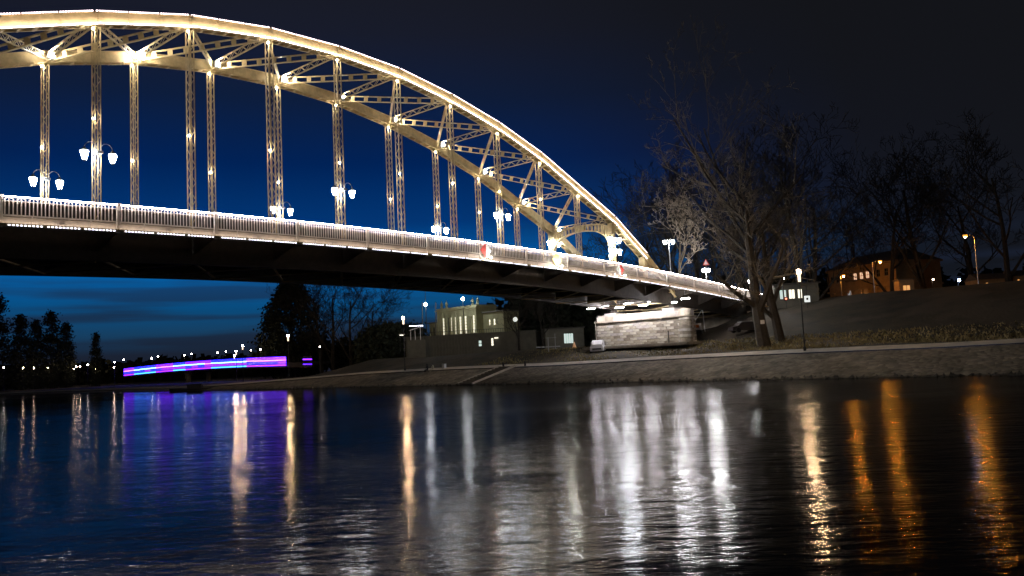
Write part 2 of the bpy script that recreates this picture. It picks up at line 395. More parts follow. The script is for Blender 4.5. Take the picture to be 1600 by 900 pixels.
for k in range(int((S1-S0)*2)):
    s = S0+k*.5; z = railz(s)
    if abs(s-round(s)) < .01:
        m_ = MB(); m_.box(bx(s)-.1, bx(s)+.1, .3, W-.3, z-2.75, z-1.46); m_.box(bx(s)-.2, bx(s)+.2, .3, W-.3, z-2.81, z-2.75)
        for y0, y1 in ((-.05, -OV+.12), (W+.05, W+OV-.12)):
            m_.poly([(bx(s)-.06, y0, z-1.33), (bx(s)+.06, y0, z-1.33), (bx(s)+.06, y1, z-1.33), (bx(s)-.06, y1, z-1.33),
                     (bx(s)-.06, y0, z-2.6), (bx(s)+.06, y0, z-2.6), (bx(s)+.06, y1, z-1.7), (bx(s)-.06, y1, z-1.7)],
                    [(0, 1, 2, 3), (7, 6, 5, 4), (0, 4, 5, 1), (1, 5, 6, 2), (2, 6, 7, 3), (3, 7, 4, 0)])
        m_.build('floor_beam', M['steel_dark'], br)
# wind bracing under the deck
for k in range(S0, 14):
    z = railz(k+.5)-3.0; m_ = MB()
    m_.beam((bx(k), .2, z), (bx(k+1), W-.2, z), .16, .1); m_.beam((bx(k), W-.2, z-.12), (bx(k+1), .2, z-.12), .16, .1); m_.build('wind_brace', M['steel'], br)

# railing: posts, balusters, hoops, light strips
balm = MB().box(-.028, .028, -.02, .02, -.95, 0).mesh('baluster', M['rail'])
def pat():                                            # groups of three bars under one hoop
    xs = []; x = .22
    while x < U-.2:
        xs.append(x); x += .215
    return xs
XS = pat(); NB_ = 0
postm = MB().box(-.10, .10, -.10, .06, -1.80, .04).box(-.13, .13, -.13, .09, .04, .09).mesh('railing_post', M['rail'])
for s in range(S0, 15):
    for yy in (-OV, W+OV):
        if s > S1: continue
        inst('railing_post', postm, br, (bx(s), yy, railz(s)))
def hoop(mb, xa, xb, zf, y):
    zt = zf((xa+xb)/2)
    pts = [(xa, y, zf(xa)-.27), (xa+.02, y, zf(xa)-.12), (xa*.75+xb*.25, y, zt-.07), ((xa+xb)/2, y, zt-.055), (xa*.25+xb*.75, y, zt-.07), (xb-.02, y, zf(xb)-.12), (xb, y, zf(xb)-.27)]
    for a, c in zip(pts, pts[1:]): mb.beam(a, c, .03, .035, Y1)
for s in range(S0, 14):
    rp = MB(); hoops = MB()
    for j in range(0, len(XS)-2, 3):
        hoop(hoops, bx(s)+XS[j], bx(s)+XS[j+2], lambda x: railz(x/U), -OV)
    mr = MB(); mr.beam((bx(s)+.11, -OV, railz(s+.02)-.25), (bx(s+1)-.11, -OV, railz(s+.98)-.25), .04, .03)
    ro = mr.build('railing_panel', M['rail'], br); hoops.build('railing_hoops', M['rail'], ro, kind='stuff')
    if -1 <= s <= 8:
        for x in XS[:30]:
            inst('baluster', balm, ro, (bx(s)+x, -OV, railz(s+x/U)-.12)); NB_ += 1
    else:
        g = MB()
        for x in XS: g.box(bx(s)+x-.028, bx(s)+x+.028, -OV-.02, -OV+.02, railz(s+x/U)-1.07, railz(s+x/U)-.12)
        g.build('baluster_row', M['rail'], ro, kind='stuff')
    g = MB()
    for x in XS: g.box(bx(s)+x-.028, bx(s)+x+.028, W+OV-.02, W+OV+.02, railz(s+x/U)-1.07, railz(s+x/U)-.12)
    g.build('baluster_row', M['rail'], br, kind='stuff')
    # strips: one continuous under the handrail's outer edge, dots along the fascia ledge
    g = MB(); q0 = s+.02; q1 = s+.98
    for k in range(4):
        a = q0+(q1-q0)*k/4; c = q0+(q1-q0)*(k+1)/4
        g.beam((bx(a), -OV-.17, railz(a)-.02), (bx(c), -OV-.17, railz(c)-.02), .03, .03)
    hl_ = g.build('handrail_light', E_['led_rail'], br); g = MB()
    for k in range(5): a = q0+(q1-q0)*k/4; g.box(bx(a)-.012, bx(a)+.012, -OV-.15, -OV-.03, railz(a)-.05, railz(a)-.03)
    g.build('clips', M['rail'], hl_, kind='stuff')
    g = MB()
    for k in range(4):
        a = q0+(q1-q0)*k/4; c = q0+(q1-q0)*(k+1)/4
        g.beam((bx(a), -OV-.24, railz(a)-1.68), (bx(c), -OV-.24, railz(c)-1.68), .05, .03)
    g.build('added_wash_light', E_['added_wash'], br)  # added strip, hidden behind the ledge lip, brightens fascia and bars
    g = MB()
    for seg in range(3):
        for k in range(9):
            a = s+.04+(seg+.04+k*.102)/3*.95; g.box(bx(a)-.05, bx(a)+.05, -OV-.325, -OV-.305, railz(a)-1.75, railz(a)-1.68)
    g.build('light_dots', E_['led_dot'], br, kind='stuff')
    g = MB()
    for fx_ in (.25, .75): a = s+fx_; g.box(bx(a)-.03, bx(a)+.03, -OV-.06, -OV-.01, railz(a)-1.69, railz(a)-1.1)
    a = s+.5; g.box(bx(a)-.18, bx(a)+.18, -OV-.2, -OV-.01, railz(a)-1.69, railz(a)-1.5)
    g.build('fascia_bracket', M['rail'], br)

# arch chords
def chord(yc, near):
    for s in range(-4, 11):
        a = V((bx(s), yc, chz(s))); c = V((bx(s+1), yc, chz(s+1)))
        if s == -4: a.z = chz(10)
        d = (c-a).normalized(); n = V((-d.z, 0, d.x)); g = MB(); ln = (c-a).length
        hh_ = .84; hw = .37
        for sg in (-1, 1): g.beam(a+n*hh_/2+Y1*sg*hw, c+n*hh_/2+Y1*sg*hw, .03, hh_, n)
        g.beam(a+n*(hh_+.02), c+n*(hh_+.02), .92, .04, n)
        for sg in (-1, 1): g.beam(a+n*.02+Y1*sg*(hw-.02), c+n*.02+Y1*sg*(hw-.02), .14, .03, n)
        for k in range(1, 7):
            q = a+d*(ln*k/7); g.obox(q-n*.012, (d+Y1*.35).normalized()*.12, Y1*hw*.98, n*.008)
        for k in range(1, 3):                         # splice plates on the outer webs
            q = a+d*(ln*k/3)
            for sg in (-1, 1): g.obox(q+n*hh_/2+Y1*sg*(hw+.025), d*.10, Y1*.012, n*(hh_/2-.05))
        seg = g.build('arch_chord', M['steel'], br)
        if near:
            led = MB(); dots = MB()
            for k in range(3):
                l0 = ln*(k+.015)/3; l1 = ln*(k+.985)/3
                led.beam(a+d*l0+n*.03-Y1*(hw+.23), a+d*l1+n*.03-Y1*(hw+.23), .07, .04, n)
                m = int((l1-l0)/.17)
                for j in range(m):
                    q = a+d*(l0+(l1-l0)*(j+.5)/m)+n*(hh_+.09)-Y1*(hw+.04); dots.obox(q, d*.05, Y1*.035, n*.04)
            if s >= -3 and s < 10:
                led.build('edge_light', E_['led'], seg)
                dots.build('top_light_dots', E_['led_top'], seg, kind='stuff')
            lg = MB(); lg.beam(a-Y1*(hw+.16)-n*.012, c-Y1*(hw+.16)-n*.012, .26, .02, n); lg.build('light_ledge', M['steel'], seg)
        # gusset at node
        g = MB(); z = chz(s+1)
        for sg in (-1, 1): g.obox(c+V((0, 0, .42))+Y1*sg*(hw+.045), X1*.22, Y1*.012, Z1*.47)
        g.build('gusset_plate', M['steel'], br)
chord(0, True); chord(W, False)

def laced(mb, p, q, sep, depth, fl, pitch, zig=True, bar=.06):
    p = V(p); q = V(q); d = (q-p); ln = d.length; d.normalize()
    sv = V(sep); sv = sv-d*sv.dot(d); sw = sv.length/2; sv.normalize(); dv = d.cross(sv)
    for sg in (-1, 1):
        mb.beam(p+sv*sg*sw, q+sv*sg*sw, fl, depth, dv)
    n = max(2, int(round(ln/pitch)))
    for face in (-1, 1):
        for k in range(n):
            a = p+d*(ln*k/n); c = p+d*(ln*(k+1)/n); o = dv*face*(depth/2-.01)
            if zig:
                sg = 1 if k % 2 else -1
                mb.beam(a+sv*sg*sw+o, c-sv*sg*sw+o, bar, .015, dv)
            elif k > 0: mb.obox(a+o, d*bar, sv*sw, dv*.01)
def hanger(s, y):
    zt = chz(s)+.02; zb = railz(s)-1.1
    g = MB(); n_ = int((zt-zb)/.62); hx, hy = .18, .23
    for sx in (-1, 1):
        for sy in (-1, 1): g.beam((bx(s)+sx*hx, y+sy*hy, zb), (bx(s)+sx*hx, y+sy*hy, zt), .07, .07, X1)
    for k in range(n_):
        a = zb+(zt-zb)*k/n_; c = zb+(zt-zb)*(k+1)/n_; q = 1 if k % 2 else -1
        g.beam((bx(s)-q*hx, y-hy, a), (bx(s)+q*hx, y-hy, c), .045, .02, Y1)
        g.beam((bx(s)-hx, y-q*hy, a), (bx(s)-hx, y+q*hy, c), .045, .02, X1)
    if y == 0: g.box(bx(s)-.05, bx(s)+.05, -.47, -.41, zt, zt+.92)
    h = g.build('hanger', M['steel'], br)
    am = MB().beam((bx(s)-.2, y-.25, zt-.38), (bx(s)-.42, y-.57, zt-.38), .03, .03)
    if zt > 21.5: am.beam((bx(s)-.2, y-.25, 19.82), (bx(s)-.38, y-.42, 19.82), .03, .03)
    am.build('spotlight_arm', M['galv'], h)
    sp = MB(); sp.box(bx(s)-.45, bx(s)-.36, y-.6, y-.51, zt-.48, zt-.39); sp.build('top_spotlight', E_['spot'], h)
    if zt > 21.5:
        zz = 19.9; sp = MB(); sp.box(bx(s)-.40, bx(s)-.33, y-.45, y-.38, zz-.04, zz+.04); sp.build('middle_spotlight', E_['spot'], h)
for s in range(-2, 9):
    hanger(s, 0); hanger(s, W)
# cross bracing between the two arches
def cpt(s, y): return V((bx(s), y, chz(s)+.42))
def tang(s):
    a = V((bx(s), 0, chz(s))); c = V((bx(s+1), 0, chz(s+1))); d = (c-a).normalized(); return V((-d.z, 0, d.x))
for s in range(-3, 10):
    g = MB(); laced(g, cpt(s, .4), cpt(s, W-.4), Z1*.52, .16, .055, .7); g.build('cross_strut', M['steel'], br)
    if s < 9:
        g = MB(); laced(g, cpt(s, W-.4)+V((.2, 0, 0)), cpt(s+1, .4), Z1*.52, .2, .07, 1.25, False, .17); g.build('battened_brace', M['steel'], br)
        g = MB(); laced(g, cpt(s, .4)+V((.2, 0, 0)), cpt(s+1, W-.4), Z1*.44, .16, .055, .7); g.build('laced_brace', M['steel'], br)
# portals: posts and arched frame
for s in (9, -3):
    zt = chz(9)
    for y in (0, W):
        g = MB(); g.box(bx(s)-.32, bx(s)+.32, y-.3, y+.3, railz(s)-1.1, zt+.02); g.box(bx(s)-.37, bx(s)+.37, y-.35, y+.35, 16.1, 16.3); g.build('portal_post', M['steel'], br)
    inner = []; outer = []; K = 22
    for k in range(K+1):
        f = k/K; th = math.pi*f; y = .3+(W-.6)*f
        inner.append(V((bx(s), W/2-(W/2-.35)*math.cos(th), 15.9+2.35*math.sin(th)**.8)))
        outer.append(V((bx(s), W/2-(W/2-.32)*math.cos(th)*1.0, 18.0+.95*math.sin(th)**.8)))
    g = MB()
    for L_ in (inner, outer):
        for a, c in zip(L_, L_[1:]): g.beam(a, c, .12, .5, X1) if False else g.obox((a+c)/2, (c-a)/2, X1*.25, (c-a).normalized().cross(X1)*.06)
    for k in range(1, K, 1):
        a, c = inner[k], outer[k]
        if k in (10, 11, 12): continue
        g.beam(a, c, .09, .36, X1)
    g.box(bx(s)-.2, bx(s)+.2, W/2-.75, W/2+.75, 18.2, 19.0)
    g.build('portal_frame', M['steel'], br)
for s in (10, -4):                                    # arch feet rise through the deck
    for y in (0, W):
        g = MB(); g.box(bx(s)-.3, bx(s)+.3, y-.44, y+.44, railz(s)-1.1, chz(10)+.3); g.build('arch_foot', M['steel'], br)

# lanterns hung in pairs on the hangers
def lantern_pair(loc, label, scale=1.0, arms=.9):
    r = thing('hanging_lantern', label, 'lantern', loc, BROT, 'twin lanterns hung on the bridge hangers')
    g = MB()
    for sg in (-1, 1):
        pts = [(sg*.12, -.05, .15)]+[(sg*(.12+arms*.85*(1-math.cos(a))/1.0*.5+0), -.05, .35+.42*math.sin(a)) for a in (.5, 1.0, 1.57, 2.1, 2.6)]+[(sg*arms, -.05, .42)]
        g.tube(pts, .022, 5)
    g.box(-.2, .2, -.3, .3, .05, .2)
    g.build('bracket', M['galv'], r)
    for sg in (-1, 1):
        c = V((sg*arms, -.05, -.1))
        gl = MB().tube_z(c, [(.13, -.38), (.27, .14), (.24, .2)], 6).build('lantern_glass', E_['lantern'], r)
        MB().tube_z(c, [(.3, .21), (.26, .26), (.10, .40), (.03, .52)], 6).build('cap', M['iron'], gl)
        m_ = MB().tube_z(c, [(.06, -.47), (.14, -.40), (.14, -.385)], 6)
        for k in range(6):
            a = 2*math.pi*k/6; m_.beam(c+V((.135*math.cos(a), .135*math.sin(a), -.39)), c+V((.285*math.cos(a), .285*math.sin(a), .21)), .022, .022)
        m_.build('cage', M['iron'], gl)
    return r
for s, lb in ((0, 'first from the left'), (3, 'in front of the fourth near hanger'), (6, 'right of the red and white sign')):
    lantern_pair(bw(s, -.3, 17.55), 'twin white lanterns on a near arch hanger, '+lb)
for s, lb in ((0, 'leftmost pair of all'), (3, 'behind a near hanger at mid span'), (6, 'left of the red sign'), (9, 'on the far portal post above the glowing yellow diamond')):
    lantern_pair(bw(s, W-.3, 17.45), 'twin lanterns on the far arch, '+lb)
lantern_pair(bw(9, -.35, 16.65), 'upper twin white lanterns on the near portal post')
lantern_pair(bw(9, -.35, 15.3), 'lower twin white lanterns on the near portal post')

# floodlights at the arch nodes
ordn = ['above the leftmost far hanger', 'brightest one, between the first two near hangers', 'above the third far hanger', 'just beside the third near hanger', 'small one behind the fourth near hanger', 'left of the fifth near hanger, halfway down the slope', 'left of the sixth near hanger', 'left of the seventh near hanger', 'left of the eighth near hanger, lower down', 'at the top of the far portal post']
for s in range(0, 10):
    r = thing('floodlight', 'floodlight on far arch joint, '+ordn[s], 'floodlight', bw(s, W-1.25, chz(s)+.3), BROT, 'floodlights on the far arch joints')
    k = {1: 1.5, 0: 1.15, 3: 1.25, 4: .55}.get(s, 1)
    g = MB(); g.box(-.2, .2, -.05, .25, -.2, .2); g.tube([(-.25, .1, 0), (-.25, .1, -.3), (.25, .1, -.3), (.25, .1, 0)], .02, 4); g.build('housing', M['galv'], r)
    MB().box(-.17*k, .17*k, -.10, -.055, -.15*k, .15*k).build('lens', E_['flood'], r)

# diamond navigation boards on the railing
def diamond(s, label, mode):
    z = railz(s)-.78; r = thing('diamond_sign', label, 'sign', bw(s, -OV-.36, z), BROT-.04, 'diamond river traffic signs on the railing')
    a = .74
    def half(sg, y): return [(0, y, -a), (sg*a, y, 0), (0, y, a)]
    if mode == 'yellow':
        MB().poly([(0, 0, -a), (a, 0, 0), (0, 0, a), (-a, 0, 0), (0, .05, -a), (a, .05, 0), (0, .05, a), (-a, .05, 0)],
                  [(0, 1, 2, 3), (7, 6, 5, 4), (0, 4, 5, 1), (1, 5, 6, 2), (2, 6, 7, 3), (3, 7, 4, 0)]).build('sign_plate', M['yellow'], r)
    else:
        for sg, mm in ((-1, 'red' if mode == 'rw' else 'white'), (1, 'white' if mode == 'rw' else 'red')):
            MB().poly([(0, 0, -a), (sg*a, 0, 0), (0, 0, a), (0, .05, -a), (sg*a, .05, 0), (0, .05, a)],
                      [(0, 1, 2), (5, 4, 3), (0, 3, 4, 1), (1, 4, 5, 2), (2, 5, 3, 0)]).build('sign_half', M[mm], r)
    MB().box(-.04, .04, .05, .1, -.5, .7).box(-.4, .4, .05, .09, .1, .16).build('frame', M['galv'], r)
    MB().tube([(0, .05, -a-.05), (0, -.35, -a-.12), (0, -.55, -a+.05)], .02, 5).build('lamp_arm', M['galv'], r)
    MB().box(-.07, .07, -.62, -.54, -a-.02, -a+.04).build('lamp', emit('sign_lamp_lit', (1, .95, .85), 800 if mode != 'yellow' else 2200), r)
diamond(5.07, 'red and white diamond sign with the red half on the left', 'rw')
diamond(6.67, 'glowing yellow diamond sign below the far portal post', 'yellow')
diamond(8.4, 'white and red diamond sign with the red half on the right', 'wr')

# tube lights over the pier
for k, (tt, zz, fl) in enumerate([(11.0, 9.35, 1), (8.7, 9.5, -1), (6.3, 9.15, -1), (4.9, 9.55, -1), (2.6, 9.15, -1), (1.2, 9.55, -1), (-2.0, 9.15, -1), (-3.6, 9.5, 1)]):
    lb = ['leftmost of the eight, left of the pier', 'second from the left', 'third from the left, in the lower row', 'fourth from the left, in the upper row', 'fifth from the left, in the lower row', 'sixth from the left, in the upper row', 'short orange tinted one, seventh from the left', 'rightmost one, highest of all'][k]
    r = thing('tube_light', 'white tube lamp over the pier, '+lb, 'lamp', bw(10.53, tt, zz), BROT, 'tube lights above the stone pier')
    hl = .62 if k != 6 else .35
    MB().tube([(0, -hl, .0), (0, hl, .0)], .05, 6).build('tube', E_['tube'], r)
    MB().box(-.07, .07, -hl-.05, hl+.05, .06, .12).box(-.01, .01, -.02, .02, .12, 1.0).build('holder', M['galv'], r)

# ------------------------------------------------------------------ stone pier
pr_ = thing('bridge_pier', 'floodlit pale stone pier carrying the end of the arch on the bank', 'pier', bw(11, 0, 4.0), BROT)
msb = [mat('limestone_%d' % i, c, .85, 0, .22, 1.3, .012, 9) for i, c in enumerate([(.46, .41, .32), (.58, .54, .45), (.30, .26, .20), (.50, .46, .42)])]
for i, m_ in enumerate(msb): m_.name = ['limestone_buff', 'limestone_pale', 'limestone_stained', 'limestone_grey'][i]
T0, T1 = -2.3, 11.5; zb = 0.0
MB().box(-1.05, 1.05, T0+.1, T1-.1, -1.2, 4.4).build('core', M['concrete'], pr_)
nc = 9; hc = 3.35/nc
blk = {}
def block(cx, cy, cz, lx, ly, lz, mi):
    key = (round(lx, 2), round(ly, 2), round(lz, 2), mi)
    if key not in blk:
        hx, hy, hz = lx/2-.02, ly/2-.022, lz/2-.024; c = .03; g = MB()
        # block with bevelled arrises on its outer faces
        g.tube_z((0, 0, 0), [], 4) if False else None
        pts = []
        for z_, k in ((-hz, c), (-hz+c, 0), (hz-c, 0), (hz, c)):
            pts += [(-hx+k, -hy+k, z_), (hx-k, -hy+k, z_), (hx-k, hy-k, z_), (-hx+k, hy-k, z_)]
        f = [(3, 2, 1, 0), (12, 13, 14, 15)]
        for l in range(3):
            for q in range(4): a = l*4+q; b_ = l*4+(q+1) % 4; f.append((a, b_, b_+4, a+4))
        g.poly(pts, f); blk[key] = g.mesh('stone_block', msb[mi])
    inst('stone_block', blk[key], pr_, (cx, cy, cz))
rb = random.Random(5)
for c in range(nc):
    z = hc*(c+.5); off = .35*(c % 2)
    y = T0+.45; first = True
    L0 = 1.15
    edges = [T0]; y = T0+(.6 if c % 2 else 1.1)
    while y < T1-.5: edges.append(y); y += 1.05
    edges.append(T1)
    for a, b2 in zip(edges, edges[1:]):
        ctr = (a+b2)/2; mi = rb.choice([0, 0, 1, 1, 3, 2]); jut = rb.choice([0, .02, .05, .07])
        block(-1.13-jut, ctr, z, .34, b2-a, hc, mi)
    for ye, sg in ((T0, -1), (T1, 1)):
        for (xa, xb) in ((-.94, -.1), (-.1, .7), (.7, 1.2)) if c % 2 else ((-.94, -.5), (-.5, .3), (.3, 1.2)):
            block((xa+xb)/2, ye+sg*.02, z, xb-xa, .34, hc, rb.choice([0, 1, 3, 2]))
# round-ended buttress near the right end, cornice, cap course and bearing blocks
for k in range(nc):
    MB().tube_z((-.75, T0+.25, 0), [(.78, hc*k+.02), (.82, hc*k+.05), (.82, hc*(k+1)-.05), (.78, hc*(k+1)-.02)], 16).build('nose_stone', msb[rb.choice([0, 1, 3, 2])], pr_)
MB().tube_z((-.75, T0+.25, 0), [(.72, -1), (.72, 3.5)], 12).build('nose_core', M['concrete'], pr_)
MB().tube_z((-.75, T0+.25, 0), [(.86, 3.351), (.94, 3.40), (.94, 3.56), (.80, 3.60), (.80, 4.34), (.76, 4.38)], 14).build('nose_cap', msb[0], pr_)
MB().box(-1.55, 1.35, T0-.25, T1+.25, 3.352, 3.56).build('cornice', msb[0], pr_)
for y0 in np.arange(T0, T1-.2, 1.38):
    MB().box(-1.22, 1.2, y0+.012, y0+1.38-.012, 3.565, 4.18).build('parapet_stone', msb[rb.choice([0, 1, 3])], pr_)
for yc in (0, W):
    MB().box(-1.3, 1.1, yc-.9, yc+.9, 4.185, 4.62).build('bearing_block', msb[3], pr_)
    MB().box(-.5, .5, yc-.35, yc+.35, 4.625, 5.45).build('steel_bearing', M['steel_dark'], pr_)
MB().box(-2.8, 1.6, T0-1.0, T1+1.6, -.25, .12).build('plinth', M['concrete'], pr_)
MB().tube([(-1.45, T1+.05, -.1), (-1.45, T1+.05, 3.1), (-1.7, T1-.1, 3.7)], .07, 7).build('drain_pipe', M['concrete'], pr_)
MB().box(-1.42, -1.34, .1, .22, 0, 1.7).build('gauge_board', M['steel_dark'], pr_)
# second support: column under the arch end seen over the pier
MB().tube_z(bw(14.4, -2, 4), [(.1, 0)], 3) if False else None
ab = thing('bridge_abutment', 'dark abutment wall where the bridge meets the road bank behind the trees', 'abutment', bw(14.2, 0, 3.5), BROT)
MB().box(0, 3, -OV+.1, W+OV-.1, -1, 5.0).build('wall', M['concrete'], ab)
MB().box(.02, 40, -OV+.1, W+OV-.1, 5.02, 6.1).build('road_bed', M['asphalt'], ab)
# ------------------------------------------------------------------ trees
def bare_tree(seed, height, trunk_r, spread=.55, levels=5, lean=(0, 0), twist=.16, nch=(3, 4), first=.28, twig=.03, sides=(7, 5, 4, 3, 3, 3, 3), up=.12, limb=.58, extra=()):
    return bare_tree_(seed, height, trunk_r, spread, levels, lean, twist, nch, first, twig, sides, up, limb, extra)
def bare_tree_(seed, height, trunk_r, spread=.55, levels=5, lean=(0, 0), twist=.16, nch=(3, 4), first=.28, twig=.03, sides=(7, 5, 4, 3, 3, 3, 3), up=.12, limb=.58, extra=()):
    R_ = random.Random(seed); tr = MB(); cr = MB()
    def grow(p, d, ln, r, lv):
        n = 5 if lv == 0 else (4 if lv < 3 else 3)
        pts = [p]; rad = [r]; dd = d.copy(); endr = max(twig*.8, r*(.30 if lv == 0 else .4))
        for i in range(n):
            dd = (dd+V((R_.uniform(-1, 1), R_.uniform(-1, 1), R_.uniform(-.6, 1)))*twist*(1 if lv else .45)+Z1*up*.4).normalized()
            pts.append(pts[-1]+dd*(ln/n)); rad.append(r+(endr-r)*(i+1)/n)
        (tr if lv < 2 else cr).tube(pts, rad, sides[lv], False)
        if lv >= levels: return
        m = R_.randint(*nch)+(5 if lv == 0 else 1 if lv < 3 else 0)
        for k in range(m):
            f = (first if lv == 0 else .25)+(1-(first if lv == 0 else .25))*(k+R_.random()*.8)/m; f = min(f, .99)
            idx = min(int(f*n), n-1); q = pts[idx].lerp(pts[idx+1], f*n-idx)
            dl = (pts[idx+1]-pts[idx]).normalized()
            ax = dl.orthogonal().normalized(); ax.rotate(Quaternion(dl, R_.uniform(0, 6.283)))
            ang = R_.uniform(.55, 1.25)*spread*1.3
            nd = (dl*math.cos(ang)+ax*math.sin(ang)+Z1*up).normalized()
            rr_ = (rad[idx]*(1-(f*n-idx))+rad[idx+1]*(f*n-idx))*R_.uniform(.5, .68)
            grow(q, nd, ln*R_.uniform(limb-.12, limb+.12)*(1-.35*f if lv == 0 else 1), max(twig, rr_), lv+1)
    grow(V((0, 0, -.4)), V((lean[0], lean[1], 1)).normalized(), height*.72, trunk_r, 0)
    for (q0_, q1_, r_) in extra: d_ = q1_-q0_; grow(q0_, d_.normalized(), d_.length, r_, 1)
    return tr.mesh('trunk', None), cr.mesh('crown', None)
def put_tree(name, meshes, label, loc, sc=1, rz=0, mt='bark', mc='twig', group=None, sz=None):
    loc = V((loc.x, loc.y, gz(loc.x, loc.y))) if loc.x > -40 else loc
    r = thing(name, label, 'tree', loc, rz, group); r.scale = (sc, sc, sz or sc)
    for nm, me in zip(('trunk', 'crown'), meshes):
        m2 = me.copy() if not me.materials else me
        if not me.materials: me.materials.append(M[mt if nm == 'trunk' else mc]); m2 = me
        inst(nm, m2, r)
    return r
tb = ground_at(1196, 94, 3.7)
ex = [(V((-.5, .2, 11)), at(1050, 285, 108)-tb, .26), (V((-.3, .2, 9)), at(1075, 320, 106)-tb, .2), (V((-.6, 0, 14)), at(1030, 215, 100)-tb, .24), (V((-.6, 0, 16)), at(1070, 215, 98)-tb, .22), (V((-.4, .3, 10)), at(1062, 300, 107)-tb, .2), (V((-.4, .3, 12)), at(1040, 262, 107)-tb, .2), (V((-.2, 0, 13)), at(1270, 280, 96)-tb, .25)]
big = bare_tree(21, 22, .8, .85, 6, (-.06, 0), .17, (2, 3), .18, .022, limb=.52, extra=ex)
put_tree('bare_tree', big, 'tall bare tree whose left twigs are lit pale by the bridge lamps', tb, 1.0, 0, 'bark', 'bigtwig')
M_ = None
big2 = bare_tree(33, 19, .6, .8, 5, (-.16, .05), .18, (3, 4), .18, .026, limb=.58)
put_tree('bare_tree', big2, 'dark leaning bare tree right of the notice, its boughs crossing the bridge railing', ground_at(1222, 97, 4.0), 1, .6)
M['paletwig'] = mat('birch_twigs', (.55, .46, .36), .85, 0, .2, 2)
birch = bare_tree(77, 17, .2, .75, 6, (-.04, 0), .2, (3, 3), .5, .017, limb=.46)
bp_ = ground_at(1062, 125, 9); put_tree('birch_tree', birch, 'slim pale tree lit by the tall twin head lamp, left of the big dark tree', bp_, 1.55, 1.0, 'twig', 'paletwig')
dk = [bare_tree(s_, 20, .4, .72, 6, (0, 0), .17, (2, 3), .16, .024, limb=.6, sides=(6, 4, 3, 3, 3, 3, 3)) for s_ in (51, 52, 53)]
def dtree(i, px, Y, z, h, label, rz, group='dark bare trees beyond the bridge end'):
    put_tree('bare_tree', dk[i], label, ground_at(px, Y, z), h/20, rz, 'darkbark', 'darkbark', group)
dlist = [(0, 968, 140, 4.8, 24, 'dark dense bare tree behind the arch, leftmost at the bridge end'),
         (1, 1010, 150, 4.8, 27, 'dark bare tree behind the twin head lamp past the arch foot'),
         (2, 1065, 138, 4.8, 25, 'dark bare tree over the approach railing between two lamps'),
         (0, 1130, 145, 8, 27, 'dark bare tree behind the triangular warning sign'),
         (1, 1095, 150, 8, 33, 'tall dark bare tree between the twin head lamp and the warning sign'),
         (2, 1165, 140, 9, 32, 'tall dark bare tree behind the big leaning trunks'),
         (0, 1203, 152, 9, 33, 'tall dark bare tree behind the big trunks, nearer the park lamp'),
         (1, 1262, 128, 9.5, 30, 'tall dark bare tree behind the starry park lamp'),
         (2, 1276, 152, 9.6, 31, 'dark bare tree left of the ochre building'),
         (0, 1345, 210, 9.6, 34, 'dark bare tree rising behind the ochre building'),
         (1, 1400, 165, 9.6, 30, 'dark bare tree above the orange lamp of the ochre building'),
         (2, 1455, 160, 9.6, 33, 'dark bare tree between the ochre building and the tallest orange lamp'),
         (0, 1530, 170, 9.6, 30, 'dark bare tree behind the tallest orange lamp'),
         (1, 1590, 150, 9.6, 32, 'dark bare tree at the right edge of the picture')]
for k, (i, px, Y, z, h, lb) in enumerate(dlist): dtree(i, px, Y, z, h, lb, k*1.3)
# under the bridge: broad bare tree and dense dark one by the far river bend
dtree(1, 548, 175, 2.5, 22, 'broad bare tree seen under the bridge, right of the dense dark tree', 2.2, 'trees seen under the bridge')
dtree(0, 580, 180, 2.5, 19, 'bare tree seen under the bridge just left of the dark rounded bushes', 1.4, 'trees seen under the bridge')
dtree(1, 503, 190, 2.5, 24, 'bare tree close behind the small single lamp under the bridge', 3.4, 'trees seen under the bridge')
dtree(2, 520, 182, 2.5, 25, 'tall bare tree half hidden by the dense dark tree', .4, 'trees seen under the bridge')
dtree(0, 812, 150, 4.6, 13, 'small bare tree right of the lit hall', .9, 'trees seen under the bridge')
dtree(2, 850, 146, 4.6, 13, 'bare tree with faint brown leaves left of the striped lit window', 2.9, 'trees seen under the bridge')
def leafy(seed, prof_, n, leaf=.5, name='crown'):
    R_ = random.Random(seed); g = MB()
    hmax = prof_[-1][0]
    clumps = [(V((0, 0, 0)), 0)]
    cs = []
    for k in range(int(n/26)):
        z = R_.uniform(prof_[0][0], hmax); r = wlerp(z, prof_); a = R_.uniform(0, 6.283); q = r*math.sqrt(R_.uniform(.15, 1.0))*R_.uniform(.85, 1.08)
        cs.append(V((q*math.cos(a), q*math.sin(a), z)))
    for c in cs:
        cr_ = leaf*R_.uniform(1.2, 2.6)
        for j in range(26):
            p = c+V((R_.gauss(0, 1), R_.gauss(0, 1), R_.gauss(0, .8)))*cr_*.5
            a = V((R_.gauss(0, 1), R_.gauss(0, 1), R_.gauss(0, 1))).normalized(); b_ = a.orthogonal().normalized()*leaf*R_.uniform(.25, .55); c_ = a.cross(b_)*R_.uniform(.6, 1.2)
            i0 = len(g.v); g.v += [p-b_, p-c_*.6, p+b_, p+c_]; g.f.append((i0, i0+1, i0+2, i0+3))
    return g.mesh('crown', M['leaf'])
def trunkm(h, r): return MB().tube([(0, 0, -.5), (.1, 0, h*.4), (0, .1, h)], [r, r*.7, r*.15], 6).mesh('trunk', M['darkbark'])
dome = leafy(1, [(1, 6), (4, 8.2), (9, 7.4), (14, 5.0), (17.5, 2.8), (19, .6)], 16000, .7)
popl = leafy(2, [(1, 1.6), (5, 2.7), (12, 3.0), (19, 2.2), (24, 1.0), (26, .1)], 5200, .8)
